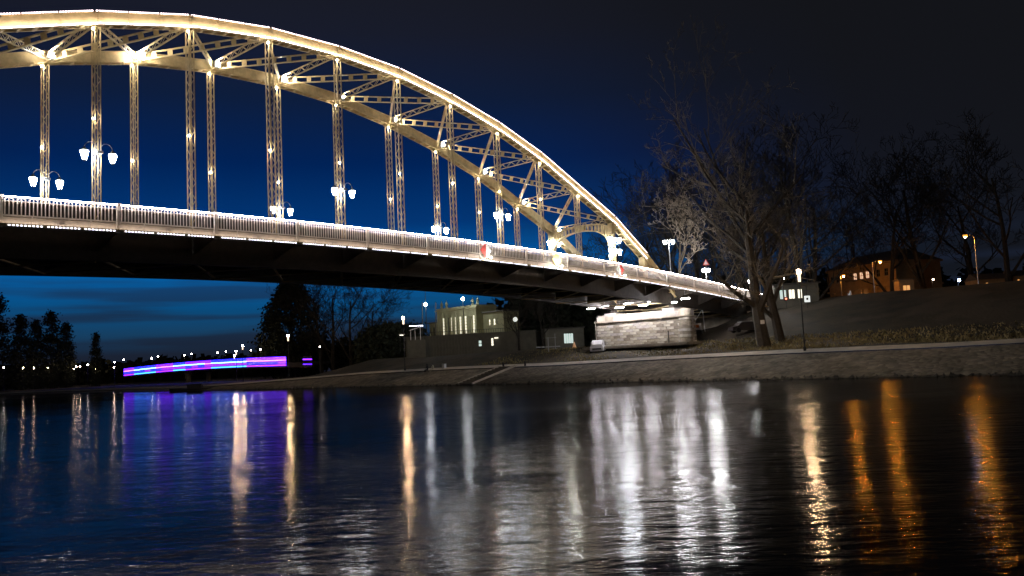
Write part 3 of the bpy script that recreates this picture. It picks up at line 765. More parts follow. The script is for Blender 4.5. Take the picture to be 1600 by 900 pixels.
bush = leafy(3, [(0, 3.6), (2, 4.2), (4.5, 3.2), (6, 1)], 4200, .6)
tm = trunkm(16, .5)
def ltree(me, name, label, loc, sc, rz=0, group=None, sx=None):
    r = thing(name, label, 'tree' if name != 'shrub' else 'shrub', loc, rz, group); r.scale = (sx or sc, sx or sc, sc)
    t_ = inst('trunk', tm, r); inst('crown', me, r)
    if name == 'shrub': t_.scale = (.5, .5, .25)
    return r
ltree(dome, 'dense_tree', 'dense dark domed tree seen under the bridge above the violet bridge end', ground_at(456, 262, 0), 1.66, .3, 'trees seen under the bridge', 1.42)
for k, (px, h, lb) in enumerate([(-6, 34, 'tallest dark poplar cut by the left picture edge'), (32, 27, 'dark poplar second from the left edge'), (56, 25, 'slimmer dark poplar third from the left edge'), (80, 28, 'broad dark poplar fourth from the left edge'), (103, 24, 'rightmost poplar of the dark row at the left'), (150, 20, 'lone small dark poplar with a notched top right of the row')]):
    ltree(popl, 'poplar_tree', lb, ground_at(px, 300+k*3, .3), h/26*1.03, k*1.1, 'dark poplars on the left bank', h/26*(1.05 if k != 5 else .85))
hl = [(592, 172, 1.35), (612, 172, 1.4), (636, 174, 1.4)]
for k, (px, Y, sc) in enumerate(hl):
    ltree(bush, 'shrub', ['dark rounded bush left of the warm lamp by the hall', 'dark bush just left of the warm lamp by the hall', 'dark bush under the hall masts'][k], ground_at(px, Y, 2.8), sc, k, 'dark bushes on the bank')
for k, (px, Y, sc) in enumerate([(842, 172, 1.9), (905, 176, 2.3), (965, 170, 2.4), (1015, 172, 2.2)]):
    ltree(bush, 'shrub', ['tall dark thicket behind the small bare trees right of the lit hall', 'tall dark thicket behind the striped window shed', 'dark thicket directly behind the stone pier', 'dark thicket right behind the pier end'][k], ground_at(px, Y, 4.4), sc, k*1.7, 'dark thickets behind the pier')
# far-off wood on the horizon
R_ = random.Random(9); g = MB()
for k in range(1000):
    px = R_.uniform(-500, 1750); Y = R_.uniform(390, 470) if px < 800 else R_.uniform(270, 330); c = ground_at(px, Y, .5 if px < 420 else 4); hh2 = R_.uniform(7, 13)*(1 if px < 420 else 1.2 if px < 800 else 1.9)
    for j in range(34):
        p = c+V((R_.gauss(0, 3.2), R_.gauss(0, 3.2), abs(R_.uniform(0, 1))*hh2))
        a = V((R_.gauss(0, 1), R_.gauss(0, 1), R_.gauss(0, 1))).normalized(); b_ = a.orthogonal()*R_.uniform(.7, 1.6); c_ = a.cross(b_)
        i0 = len(g.v); g.v += [p-b_, p-c_, p+b_, p+c_]; g.f.append((i0, i0+1, i0+2, i0+3))
tag(g.build('distant_wood', M['leaf'], kind='stuff'), 'far-off dark wood along the horizon under the bridge', 'wood')
# grass tufts on the lit bank and rocks along the waterline
g = MB(); R_ = random.Random(12)
for k in range(9000):
    px = R_.uniform(640, 1500); d = R_.uniform(CW+2.2, 24); p, n = bank_point(px, d); cz, pr = prof(px, 0)
    z = wlerp(d, [(CW+1.9, cz)]+pr)
    a = R_.uniform(0, 6.28); wv = V((math.cos(a), math.sin(a), 0))*R_.uniform(.05, .14); h = R_.uniform(.12, .34)
    i0 = len(g.v); p = p+V((0, 0, z-.05)); tp = V((R_.uniform(-.1, .1), R_.uniform(-.1, .1), h)); g.v += [p-wv, p+wv, p+tp]; g.f.append((i0, i0+1, i0+2))
M['dry'] = mat('dry_grass', (.30, .25, .12), .95, 0, .4, .4)
tag(g.build('dry_grass', M['dry'], kind='stuff'), 'tufts of dry winter grass on the bank', 'grass')
g = MB()
for k in range(900):
    px = R_.uniform(380, 1700); p, n = bank_point(px, R_.uniform(-.5, .5)); r = R_.uniform(.08, .3)
    q = [p+V((R_.gauss(0, 1), R_.gauss(0, 1), R_.gauss(0, .6))).normalized()*r for _ in range(5)]
    i0 = len(g.v); g.v += [q[0]+V((0, 0, r*.6)), p+V((r, 0, 0)), p+V((0, r, 0)), p+V((-r, 0, 0)), p+V((0, -r, 0))]; g.f += [(i0, i0+1, i0+2), (i0, i0+2, i0+3), (i0, i0+3, i0+4), (i0, i0+4, i0+1)]
tag(g.build('shore_rocks', M['rock'], kind='stuff'), 'loose dark rocks along the waterline below the paved slope', 'rocks')

# ------------------------------------------------------------------ street lamps
def sphere(c, r, n=8):
    return MB().tube_z(c, [(r*.38, -r*.92), (r*.92, -r*.38), (r*.92, r*.38), (r*.38, r*.92)], n)
def arm_lamp(head, base_z, pole_px, label, cat='lamp', arm=1):
    hd = head; b_ = V((pole_px.x, pole_px.y, base_z)); r = thing('street_lamp', label, 'street lamp', b_, 0, 'orange street lamps on the road')
    g = MB(); hz = hd.z-base_z; off = V((hd.x-b_.x, hd.y-b_.y, 0))
    g.tube([(0, 0, 0), (0, 0, hz*.5), (0, 0, hz-.1)], [.11, .085, .06], 7); g.build('pole', M['galv'], r)
    MB().tube([(0, 0, hz-.15), off*.5+V((0, 0, hz+.1)), off+V((0, 0, hz+.16))], .035, 5).build('arm', M['galv'], r)
    c = off+V((0, 0, hz)); MB().box(c.x-.3, c.x+.3, c.y-.14, c.y+.14, c.z+.10, c.z+.2).build('housing', M['iron'], r)
    MB().tube_z(c, [(.2, -.22), (.33, -.08), (.34, .09)], 10).build('halo_bowl', E_['sodium_halo'], r); MB().tube_z(c, [(.06, -.36), (.13, -.30), (.13, -.225)], 8).build('bulb', E_['sodium'], r)  # glowing bowl added for the orange halo round the bulb
h1 = at(1508, 368, 125); arm_lamp(h1, 9.4, at(1522, 374, 125.5), 'tallest orange street lamp, alone at the right above the dark bank')
h2 = at(1375, 408, 150); arm_lamp(h2, 9.4, at(1363, 414, 150.5), 'orange street lamp in front of the ochre building')
h3 = at(1318, 430, 175); arm_lamp(h3, 9.4, at(1313, 432, 175.5), 'small orange street lamp left of the ochre building')
def column_lamp(px, py, Y, bz, label, big=True, k='warm'):
    hd = at(px, py, Y); r = thing('park_lamp', label, 'lamp', (hd.x, hd.y, bz), 0, 'warm column lamps along the promenade')
    hz = hd.z-bz; sc = 1
    MB().tube_z((0, 0, 0), [(.14, 0), (.14, .4), (.07, .5), (.06, hz-.95)], 8).build('pole', M['iron'], r)
    g = MB().tube_z((0, 0, 0), [(.13, hz-.95), (.15, hz-.25)], 8).build('diffuser', E_['warmcol'], r)
    sphere((0, 0, hz), .2).build('bulb', E_[k], r)
    MB().tube_z((0, 0, 0), [(.16, hz-.24), (.27, hz-.2), (.27, hz-.17)], 8).build('halo_collar', E_['warm_halo'], r)  # glowing collar added for the warm halo below the bulb
    MB().tube_z((0, 0, 0), [(.2, hz+.2), (.3, hz+.23), (.1, hz+.34)], 8).build('cap', M['iron'], r)
column_lamp(1248, 425, 80, 2.3, 'starry warm park lamp on a dark pole right of the trees')
column_lamp(630, 497, 127, 2.1, 'warm park lamp left of the lit hall')
column_lamp(450, 525, 158, 1.9, 'warm park lamp in front of the dense domed tree')
column_lamp(379, 540, 198, .4, 'warm lamp highest in the cluster over the violet bridge')
column_lamp(369, 549, 235, .4, 'warm lamp second from the top in the cluster over the violet bridge')
column_lamp(366, 556, 270, .4, 'warm lamp third from the top in the cluster over the violet bridge')
column_lamp(364, 562, 310, .4, 'warm lamp lowest in the cluster over the violet bridge')
def far_lamp(px, py, label, k='farlamp', zt=8.8, Y=None, r_=.17, group='small lamps beyond the river'):
    hor = 604.5-.0477*px; Y = Y or (zt-H)*F/max(6, (hor-py)); hd = at(px, py, Y)
    r = thing('distant_lamp', label, 'lamp', (hd.x, hd.y, .3), 0, group)
    MB().tube([(0, 0, 0), (0, 0, hd.z-.35-r_)], .06, 4).build('pole', M['iron'], r)
    sphere((0, 0, hd.z-.3), r_*min(2.2, Y/230), 6).build('bulb', E_[k], r)
for px, py, k, lb in [(6, 574, 'farwhite', 'faint lamp nearest the left picture edge'), (36, 575, 'farlamp', 'warm far lamp, first bright one from the left'), (53, 575, 'farlamp', 'warm far lamp, second bright one from the left'), (75, 575, 'farlamp', 'brightest warm far lamp under the broad poplar'),
                  (115, 577, 'farlamp', 'warm far lamp, left one of a close trio'), (119, 573, 'farlamp', 'warm far lamp, middle one of a close trio'), (125, 573, 'farlamp', 'warm far lamp, right one of a close trio'), (137, 570, 'farwhite', 'faint white far lamp under the lone poplar'), (149, 577, 'farlamp', 'warm far lamp right of the close trio'),
                  (178, 574, 'farlamp', 'orange far lamp left of the violet bridge end'), (183, 578, 'farlamp', 'low warm far lamp touching the violet bridge end'), (179, 566, 'farwhite', 'small white far lamp above the violet bridge end')]:
    far_lamp(px, py, lb, k)
for px, py, lb in [(193, 562, 'white lamp at the left end of the violet bridge'), (237, 560, 'white lamp over the violet bridge, left of the first pair'), (247, 557, 'white lamp over the violet bridge, right of the first pair'), (288, 555, 'white lamp over the violet bridge, left of the second pair'), (299, 553, 'white lamp over the violet bridge, right of the second pair'),
                   (340, 551, 'white lamp over the violet bridge, left of the third pair'), (353, 549, 'white lamp over the violet bridge, right of the third pair'), (392, 547, 'white lamp just right of the warm cluster'), (407, 546, 'rightmost white lamp over the violet bridge')]:
    far_lamp(px, py, lb, 'farwhite', Y=315-(px-193)*.32, group='white lamps over the violet bridge')
far_lamp(500, 542, 'single small lamp between the dense tree and the bushes', 'farwhite', Y=160)

# twin lamps on the approach, mast lamps by the hall
def twin(px, py, Y, bz, label, arms=.55, dirv=None):
    hd = at(px, py, Y); r = thing('twin_lamp', label, 'street lamp', (hd.x, hd.y, bz), 0, 'twin head lamps on the bridge approach'); hz = hd.z-bz
    g = MB().tube_z((0, 0, 0), [(.12, 0), (.09, .4), (.06, hz+.1)], 7); g.tube([(-arms, 0, hz+.2), (-arms*.5, 0, hz+.42), (0, 0, hz+.1), (arms*.5, 0, hz+.42), (arms, 0, hz+.2)], .025, 5); g.build('pole', M['galv'], r)
    for sg in (-1, 1):
        c = (sg*arms, 0, hz); h = MB().tube_z(c, [(.12, -.28), (.24, .08), (.2, .15)], 6).build('lamp_head', E_['cool'], r)
        MB().tube_z(c, [(.25, .16), (.05, .32)], 6).build('cap', M['iron'], h)
twin(1045, 378, 112, 11.2, 'tall twin head lamp right of the arch foot')
twin(1103, 422, 118, 10.8, 'twin head lamp below the triangular warning sign', .35)
twin(1175, 440, 126, 10.2, 'twin head lamp at the right end of the railing, behind the trunks', .35)
hd = at(1103, 410, 117.5); r = thing('warning_sign', 'red bordered triangular warning sign on a post above a twin lamp', 'sign', (hd.x, hd.y, 10.8)); hz = hd.z-10.8
MB().tube([(0, .06, 0), (0, .06, hz+.3)], .035, 6).build('post', M['galv'], r)
MB().poly([(-.5, 0, hz-.4), (.5, 0, hz-.4), (0, 0, hz+.5), (-.5, .03, hz-.4), (.5, .03, hz-.4), (0, .03, hz+.5)], [(0, 1, 2), (5, 4, 3), (0, 3, 4, 1), (1, 4, 5, 2), (2, 5, 3, 0)]).build('sign_border', M['red'], r)
MB().poly([(-.33, -.01, hz-.3), (.33, -.01, hz-.3), (0, -.01, hz+.3), (-.33, -.004, hz-.3), (.33, -.004, hz-.3), (0, -.004, hz+.3)], [(0, 1, 2), (5, 4, 3), (0, 3, 4, 1), (1, 4, 5, 2), (2, 5, 3, 0)]).build('sign_face', M['white'], r)
def mast(px, py, Y, bz, label, k='cool', top=0, r_=.3, cat='lamp'):
    hd = at(px, py, Y); r = thing('mast_lamp', label, cat, (hd.x, hd.y, bz)); hz = hd.z-bz
    MB().tube([(0, .1, 0), (0, .1, hz+top)], [.09, .05], 6).build('mast', M['iron'], r)
    if k: sphere((0, -.25, hz), r_).build('lamp_head', E_[k], r); MB().box(-.12, .12, -.1, .1, hz-.1, hz+.1).build('clamp', M['iron'], r)
mast(665, 476, 158, 8.0, 'white mast lamp with a tall spike, left of the lit hall', 'mastlamp', 2.6)
mast(723, 467, 156, 4.6, 'white globe lamp on a pole in front of the lit hall roof', 'mastlamp')
mast(1497, 438, 118, 9.4, 'blue white lamp close above the dark bank at the right', 'bluelamp', 0, .2)
mast(1223, 435, 110, 9.0, 'small warm lamp between the dark trunks, left of the starry park lamp', 'farlamp', 0, .15)
mast(1186, 412, 118, 10.0, 'tiny white lamp high between the trunks', 'farwhite', 0, .12)
mast(1457, 437, 150, 9.5, 'small amber lamp between the ochre building and the blue white lamp', 'farlamp', 0, .12)
for px, lb in ((659, 'bare dark mast just left of the spiked mast lamp'), (680, 'bare dark mast right of the spiked mast lamp')):
    b_ = at(px, 500, 160); r = tag(MB().tube([b_-V((0, 0, 3)), at(px+1, 472, 160)], .1, 5).build('flag_mast', M['iron']), lb, 'mast', 'bare masts by the hall')

# ------------------------------------------------------------------ buildings
def frame_of(pa, pb):
    d = V((pb.x-pa.x, pb.y-pa.y, 0)); return d.length, math.atan2(d.y, d.x)
def facade(parent, Lw, z0, z1, depth, wins, m, wallname='wall', th=.35, y0=0.0, x0=0.0):
    """wins: (xc, width, zb, zt, material, panes across, panes up); real openings, one band of windows per call"""
    g = MB(); xs = x0
    if wins:
        zb_ = min(w_[2] for w_ in wins); zt_ = max(w_[3] for w_ in wins)
        g.box(x0, x0+Lw, y0, y0+th, z0, zb_); g.box(x0, x0+Lw, y0, y0+th, zt_, z1)
        for (xc, wd, a, c, *_r) in sorted(wins):
            g.box(xs, xc-wd/2, y0, y0+th, zb_, zt_); xs = xc+wd/2
        g.box(xs, x0+Lw, y0, y0+th, zb_, zt_)
    else: g.box(x0, x0+Lw, y0, y0+th, z0, z1)
    g.box(x0, x0+.3, y0+th, y0+depth, z0, z1); g.box(x0+Lw-.3, x0+Lw, y0+th, y0+depth, z0, z1); g.box(x0, x0+Lw, y0+depth, y0+depth+.3, z0, z1)
    g.build(wallname, m, parent)
    for (xc, wd, a, c, mm, nx, nz) in wins:
        f = MB(); t_ = .028; y = y0+.16
        for k in range(nx+1): x = xc-wd/2+wd*k/nx; f.box(max(xc-wd/2, x-t_), min(xc+wd/2, x+t_), y-.03, y+.03, a, c)
        for k in range(nz+1): z = a+(c-a)*k/nz; e = t_*(1.6 if k not in (0, nz) and nz % 2 == 0 and k == nz//2 else 1); f.box(xc-wd/2, xc+wd/2, y-.035, y+.035, max(a, z-e), min(c, z+e))
        f.box(xc-wd/2-.08, xc+wd/2+.08, y0-.07, y0+.02, a-.12, a-.003)
        wo_ = f.build('window', m if mm != 'dark' else M['plaster_dark'], parent)
        MB().box(xc-wd/2+.01, xc+wd/2-.01, y+.04, y+.06, a+.01, c-.01).build('pane', M['carglass'] if mm == 'dark' else E_[mm], wo_)
# the lit hall on its terrace
A = at(684, 520, 166); B = at(746, 520, 158); Lh, rz = frame_of(A, B); k_ = Lh/62
hall = thing('lit_hall', 'olive plastered hall with tall lit windows and roof ornaments, seen under the bridge', 'building', (A.x, A.y, 8.2), rz)
ws = []
for px, mm in ((693.5, 'window'), (701.5, 'dark'), (706.5, 'window'), (713.5, 'window'), (720.5, 'window'), (728.5, 'window'), (741, 'window')):
    ws.append(((px-684)*k_, .62 if mm == 'window' and px != 706.5 else .4, .35, 3.75, mm, 2, 6))
facade(hall, Lh, 0, 5.1, 5, ws, M['plaster'])
MB().box(-.3, Lh+.3, -.35, 5.6, 5.1, 5.35).box(-.15, Lh+.15, -.18, -.002, 4.75, 4.9).build('cornice', M['plaster'], hall)
MB().box(-.1, Lh+.1, 0, 5.3, 5.352, 5.7).build('parapet', M['plaster'], hall)
for xx in (.15, 1.6, 2.7, 5.75, Lh-.15):
    MB().box(xx-.14, xx+.14, -.09, .002, .1, 4.7).build('pilaster', M['plaster'], hall)
for px in (689, 697, 738, 745.5):
    MB().tube_z(((px-684)*k_, .5, 5.7), [(.26, 0), (.26, .35), (.16, .4), (.3, .75), (.2, 1.05), (.06, 1.3), (.02, 1.6)], 8).build('roof_ornament', M['plaster'], hall)
rw = Lh+.05
facade(hall, 5.6, -.2, 4.0, 4, [(rw+1.7, .5, 1.6, 2.7, 'window', 1, 2), (rw+3.0, .6, 1.6, 2.75, 'window', 1, 2)], M['plaster'], 'wing_wall', y0=1.6, x0=rw)
MB().box(rw, rw+6, 1.1, 6, 4.0, 4.25).build('wing_roof', M['plaster_dark'], hall)
facade(hall, 5.2, -.2, 3.1, 6, [(-4.0, .5, .6, 2.3, 'dark', 1, 2), (-2.6, .5, .6, 2.3, 'dark', 1, 2), (-1.2, .5, .6, 2.3, 'dark', 1, 2)], M['plaster'], 'wing_wall', y0=2.4, x0=-5.25)
MB().box(-5.5, 0-.05, 2.0, 9, 3.1, 3.3).build('wing_roof', M['plaster_dark'], hall)
# terrace below the hall
A2 = at(634, 540, 158); B2 = at(838, 540, 152); Lt, rz2 = frame_of(A2, B2)
ter = thing('hall_terrace', 'long dark terrace wall with pilasters below the lit hall', 'wall', (A2.x, A2.y, 3.9), rz2); kt = Lt/204
facade(ter, Lt, 0, 4.2, 5, [((752-634)*kt, .6, 1.9, 3.0, 'window_cool', 1, 2), ((771-634)*kt, .45, 1.9, 3.3, 'window', 1, 3)], M['plaster_dark'])
MB().box(0.35, Lt-.35, .36, 5, 4.05, 4.2).build('terrace_floor', M['concrete'], ter)
MB().box(-.1, Lt+.1, -.12, .4, 4.202, 4.38).build('coping', M['plaster_dark'], ter)
pm_ = MB().box(-.12, .12, -.08, .001, 0, 4.19).mesh('pilaster', M['plaster_dark'])
for k in range(22): inst('pilaster', pm_, ter, (.4+k*.62, 0, 0))
MB().box((778-634)*kt-.35, (778-634)*kt+.35, -.3, -.09, 3.2, 3.4).build('sign_light', E_['window'], ter)
bal = MB()
for k in range(50): bal.box(.3+k*.45-.03, .3+k*.45+.03, .05, .11, 4.381, 5.0)
bal.box(.2, Lt-.2, .03, .13, 5.0, 5.07); bal.build('balustrade', M['iron'], ter, kind='stuff')
# lit pergola left of the hall
pp = at(650, 512, 150); pg = thing('pergola', 'small pergola with white lit posts left of the lit hall', 'pergola', (pp.x, pp.y, 7.4), .1)
for k, xx in enumerate((-1.0, -.2, .75)):
    MB().box(xx-.05, xx+.05, -.05, .05, 0, 1.9+.22*k).build('post', E_['farwhite'] if False else M['white'], pg)
MB().beam((-1.3, -.02, 1.75), (1.35, -.02, 2.5), .1, .12).build('beam', M['white'], pg)
MB().box(-1.2, 1.25, -.15, -.08, 2.55, 2.6).build('light_strip', emit('pergola_strip_lit', (.85, .85, 1), 14), pg)
MB().box(-1.6, 1.6, -.3, 2, -3.4, -.002).build('base', M['plaster_dark'], pg)
pp = at(628, 523, 149); r = thing('kiosk_canopy', 'bright white canopy light left of the pergola', 'canopy', (pp.x, pp.y, 5.5))
MB().box(-.5, .5, -.3, .3, pp.z-5.5, pp.z-5.4).build('canopy', M['white'], r)
MB().box(-.4, .4, -.25, .25, pp.z-5.62, pp.z-5.56).build('lamp', emit('canopy_lamp_lit', (1, .9, .75), 3), r)
MB().tube([(.4, .2, 0), (.4, .2, pp.z-5.5)], .04, 5).tube([(-.4, .2, 0), (-.4, .2, pp.z-5.5)], .04, 5).build('posts', M['iron'], r)
pp = at(805, 499, 148); r = thing('round_lit_sign', 'round white lit sign right of the lit hall', 'sign', pp)
MB().tube([(0, 0, 0), (0, .12, 0)], .42, 16).build('disc', emit('round_sign_lit', (.95, 1, .9), .8), r); MB().box(-.04, .04, .14, .2, -5, .2).build('post', M['iron'], r)
# striped lit window building behind
pp = at(875, 530, 150); b2 = thing('dark_shed', 'dark low building with a striped bright window behind the pier', 'building', (pp.x, pp.y, 4.6), .05)
kx = 150/F; xw = (890-875)*kx
facade(b2, 7, 0, 3.6, 5, [(xw-.15, 1.7, .9, 2.7, 'window_cool', 4, 1)], M['plaster_dark'], x0=-2.6)
MB().box(-2.8, 4.6, -.3, 5.4, 3.6, 3.8).build('roof', M['rooft'], b2)
# ochre building
A = at(1296, 450, 196); B = at(1402, 450, 176); Lo, rz = frame_of(A, B)
och = thing('ochre_building', 'ochre two storey classical building lit orange by street lamps', 'building', (A.x, A.y, 9.5), rz)
kk = Lo/106
facade(och, Lo, 0, 5.6, 12, [((px-1296)*kk, 1.0, 1.0, 4.2, 'dark', 2, 3) for px in (1312, 1334, 1345, 1356, 1368, 1379, 1390)], M['ochre'])
facade(och, Lo, 6.0, 10.6, 12, [((px-1296)*kk, 1.15, 8.0, 9.5, mm, 2, 2) for px, mm in ((1302, 'dark'), (1311, 'dark'), (1340, 'window_warm'), (1350, 'window_warm'), (1359.5, 'window_warm'), (1376, 'dark'), (1388, 'dark'))], M['ochre'], 'upper_wall')
MB().box(-.35, Lo+.35, -.45, 12.4, 5.6, 6.0).build('string_course', M['ochre'], och)
MB().box(-.5, Lo+.5, -.6, 12.6, 10.6, 11.0).build('cornice', M['ochre'], och)
MB().poly([(-.5, -.6, 11), (Lo+.5, -.6, 11), (Lo+.5, 12.6, 11), (-.5, 12.6, 11), (3, 6, 14), (Lo-3, 6, 14)], [(3, 2, 1, 0), (0, 1, 5, 4), (1, 2, 5), (2, 3, 4, 5), (3, 0, 4)]).build('roof', M['rooft'], och)
for px in (1305, 1318, 1328, 1339.5, 1350.5, 1362, 1373.5, 1384.5, 1396):
    MB().tube_z(((px-1296)*kk, -.22, 0), [(.3, 0), (.24, .3), (.21, 5.2), (.3, 5.55)], 9).build('column', M['ochre'], och)
pp = at(1351, 439, 183); MB().box(-.15, .15, -.1, .1, -.1, .1).build('door_lamp', emit('door_lamp_lit', (1, .6, .3), 25), och, loc=((1351-1296)*kk, -.5, 4.3))
# small lit entrance
pp = at(1417, 450, 150); r = thing('lit_doorway', 'small orange lit doorway kiosk right of the ochre building', 'kiosk', (pp.x, pp.y, 9.5), -.1)
facade(r, 2.6, 0, 4.6, 2.5, [(0, 1.25, .35, 3.6, 'window_orange', 2, 3)], M['ochre'], x0=-1.3)
MB().box(-1.5, 1.5, -.2, 2.9, 4.6, 4.8).build('roof', M['rooft'], r)
# low orange lit houses at the far right
for px, py, wd, lb in ((1552, 441, 5.5, 'low stepped wall lit orange right of the tallest lamp'), (1598, 436, 3.5, 'orange lit gable cut by the right picture edge')):
    pp = at(px, py, 150); r = thing('low_house', lb, 'house', (pp.x, pp.y, 9.3), 0)
    hz = pp.z-9.3+.6; facade(r, wd, 0, hz, 4, [(-wd*.2, .5, .6, hz-.6, 'window_orange', 1, 2), (wd*.25, .4, .6, hz-.6, 'dark', 1, 1)], M['ochre'], x0=-wd/2)
    MB().poly([(-wd/2-.2, -.3, hz), (wd/2+.2, -.3, hz), (wd/2+.2, 4.5, hz), (-wd/2-.2, 4.5, hz), (-wd/2-.2, 2.1, hz+1.2), (wd/2+.2, 2.1, hz+1.2)], [(3, 2, 1, 0), (0, 1, 5, 4), (2, 3, 4, 5), (1, 2, 5), (3, 0, 4)]).build('roof', M['rooft'], r)
# white statue
pp = at(1328, 463, 124); st = thing('white_statue', 'pale sloping stone statue on a low base at the crest of the bank', 'statue', (pp.x, pp.y, 9.45))
MB().box(-.6, .6, -.4, .4, 0, .2).build('base', M['white'], st)
MB().tube([(-.45, 0, .15), (-.1, 0, .55), (.1, 0, .95), (.12, 0, 1.25)], [.32, .3, .22, .12], 8).tube([(.12, 0, 1.2), (.13, 0, 1.42)], [.13, .1], 8).build('figure', M['white'], st, smooth=True)
MB().box(-.1, .1, -1.3, -1.1, 0, .15).build('uplight', emit('statue_uplight_lit', (.9, .95, 1), 40), st)
# roadside kiosk with bright front between the trunks, and a bench-like light line
pp = at(1238, 466, 116); kq = thing('roadside_shop', 'long lit shop front between the dark trunks under the park lamp', 'shop', (pp.x, pp.y, 9.3), -.15)
facade(kq, 6.0, 0-1.0, 3.2-.9, 3, [(-1.2, .9, .3, 1.6, 'window_cool', 2, 1), (0, .8, .3, 1.6, 'window', 2, 1), (1.1, .6, .3, 1.6, 'window', 1, 1)], M['plaster_dark'], x0=-2.4)
MB().box(-2.7, 3.9, -.5, 3.4, 2.31, 2.45).build('roof', M['rooft'], kq)
pp = at(1261, 462, 112); ad = thing('poster_stand', 'bright white advertising stand with dark shapes right of the park lamp pole', 'sign', (pp.x, pp.y, 8.9))
MB().box(-.38, .38, 0, .06, -.1, .75).build('panel', emit('poster_panel_lit', (.95, 1, .95), .9), ad)
MB().box(-.14, .14, -.03, -.002, .18, .5).build('dark_shape', M['iron'], ad); MB().tube([(0, .1, -1), (0, .1, 2.1)], .04, 5).build('post', M['iron'], ad)
pp = at(1228, 467, 113); r = thing('traffic_light', 'round red light low beside the shop front', 'traffic light', (pp.x, pp.y, 8.2))
MB().tube([(0, 0, 0), (0, 0, pp.z-8.3)], .05, 6).build('post', M['iron'], r); MB().box(-.16, .16, -.02, .15, pp.z-8.4, pp.z-7.95).build('housing', M['iron'], r); MB().tube([(0, -.08, pp.z-8.2), (0, -.03, pp.z-8.2)], .12, 10).build('lens', E_['redlamp'], r)
pp = at(1293, 468, 122); tag(MB().beam((pp.x-1.1, pp.y, pp.z), (pp.x+1.1, pp.y, pp.z-.02), .12, .14).build('guard_rail', M['white'], None), 'short pale guard rail at the crest left of the statue', 'rail')

# ------------------------------------------------------------------ things round the pier and on the bank
pp = at(932, 538, 112); van = thing('parked_van', 'white van parked with its nose showing left of the stone pier', 'van', (pp.x, pp.y, gz(pp.x, pp.y)), -.22)
g = MB(); prf = [(-.95, .35), (-.95, 1.0), (-.9, 1.15), (-.78, 1.75), (-.65, 1.88), (.65, 1.88), (.78, 1.75), (.9, 1.15), (.95, 1.0), (.95, .35)]
ys = [(0, .94, .8), (.25, 1, .97), (1.2, 1, 1), (4.4, 1, 1), (4.6, .96, .97)]
base = 0
for (y, sx, sz) in ys:
    for (x, z) in prf: g.v.append(V((x*sx, y, .3+(z-.3)*(sz if y > .9 or z < 1.1 else .62))))
n = len(prf)
for i in range(len(ys)-1):
    for k in range(n): a = i*n+k; c = i*n+(k+1) % n; g.f.append((a, a+n, c+n, c))
g.f.append(tuple(range(n))); g.f.append(tuple(range((len(ys)-1)*n, len(ys)*n))[::-1])
body = g.build('body', M['carbody'], van)
MB().poly([(-.78, .2, 1.2), (.78, .2, 1.2), (.68, 1.16, 1.8), (-.68, 1.16, 1.8), (-.78, .3, 1.18), (.78, .3, 1.18), (.68, 1.2, 1.74), (-.68, 1.2, 1.74)], [(0, 1, 2, 3), (7, 6, 5, 4), (0, 4, 5, 1), (1, 5, 6, 2), (2, 6, 7, 3), (3, 7, 4, 0)]).build('windscreen', M['carglass'], van)
MB().box(-.6, .6, -.04, .01, .55, .75).build('grille', M['iron'], van)
for sg in (-1, 1):
    MB().box(sg*.72-.14, sg*.72+.14, -.03, .03, .8, .95).build('headlight', M['white'], van)
    MB().box(sg*.96-.012, sg*.96+.012, 1.3, 2.3, 1.15, 1.62).build('side_window', M['carglass'], van)
    for y in (.85, 3.7):
        wh = MB().tube([(sg*.78, y, .33), (sg*.98, y, .33)], .33, 16).build('wheel', M['rubber'], van); MB().tube([(sg*.97, y, .33), (sg*1.0, y, .33)], .18, 12).build('rim', M['galv'], wh)
# scaffold frame and orange board on a trailer right of the pier
pp = at(1088, 522, 113); tr_ = thing('board_trailer', 'white trailer carrying an orange board, right of the pier', 'trailer', (pp.x, pp.y, gz(pp.x, pp.y)))
MB().box(-.75, .75, -.05, .05, .6, 1.45).build('white_panel', M['white'], tr_); MB().box(-.38, .42, -.08, -.052, .85, 1.25).build('orange_board', M['orange'], tr_)
MB().box(-.8, .8, .05, 1.2, .4, .55).build('bed', M['iron'], tr_)
for sg in (-1, 1): MB().tube([(sg*.85, .5, .28), (sg*1.0, .5, .28)], .28, 12).build('wheel', M['rubber'], tr_)
fr = thing('gantry_frame', 'thin white steel frame with a diagonal stay, right of the pier top', 'frame', (at(1100, 500, 114).x, 114, 4.2)); k_ = 114/F
MB().tube([(.1, 0, 0), (0, 0, 2.2), (-.12, 0, 4.6)], .05, 5).build('post', M['white'], fr)
MB().tube([(-.15, 0, 4.5), (-1.8, 0, 4.5)], .04, 5).build('crossbar', M['white'], fr)
MB().tube([(-.12, 0, 4.4), (-1.5, 0, 2.5)], .035, 5).build('stay', M['white'], fr)
pp = at(897, 533, 140); cn_ = thing('traffic_cone', 'small orange cone standing below the striped bright window', 'cone', (pp.x, pp.y, gz(pp.x, pp.y)))
MB().box(-.4, .4, -.4, .4, 0, .06).build('base', M['orange'], cn_); MB().tube_z((0, 0, .06), [(.36, 0), (.25, .35), (.14, .7), (.05, 1.0)], 12).build('cone_body', emit('cone_glow_orange', (1, .35, .02), .25), cn_)  # cone is no lamp; its bright look is put in as a faint glow
fp = at(867, 524, 138); r = thing('site_fence', 'low grey site fence with a tall post left of the striped window', 'fence', (fp.x, fp.y, gz(fp.x, fp.y)))
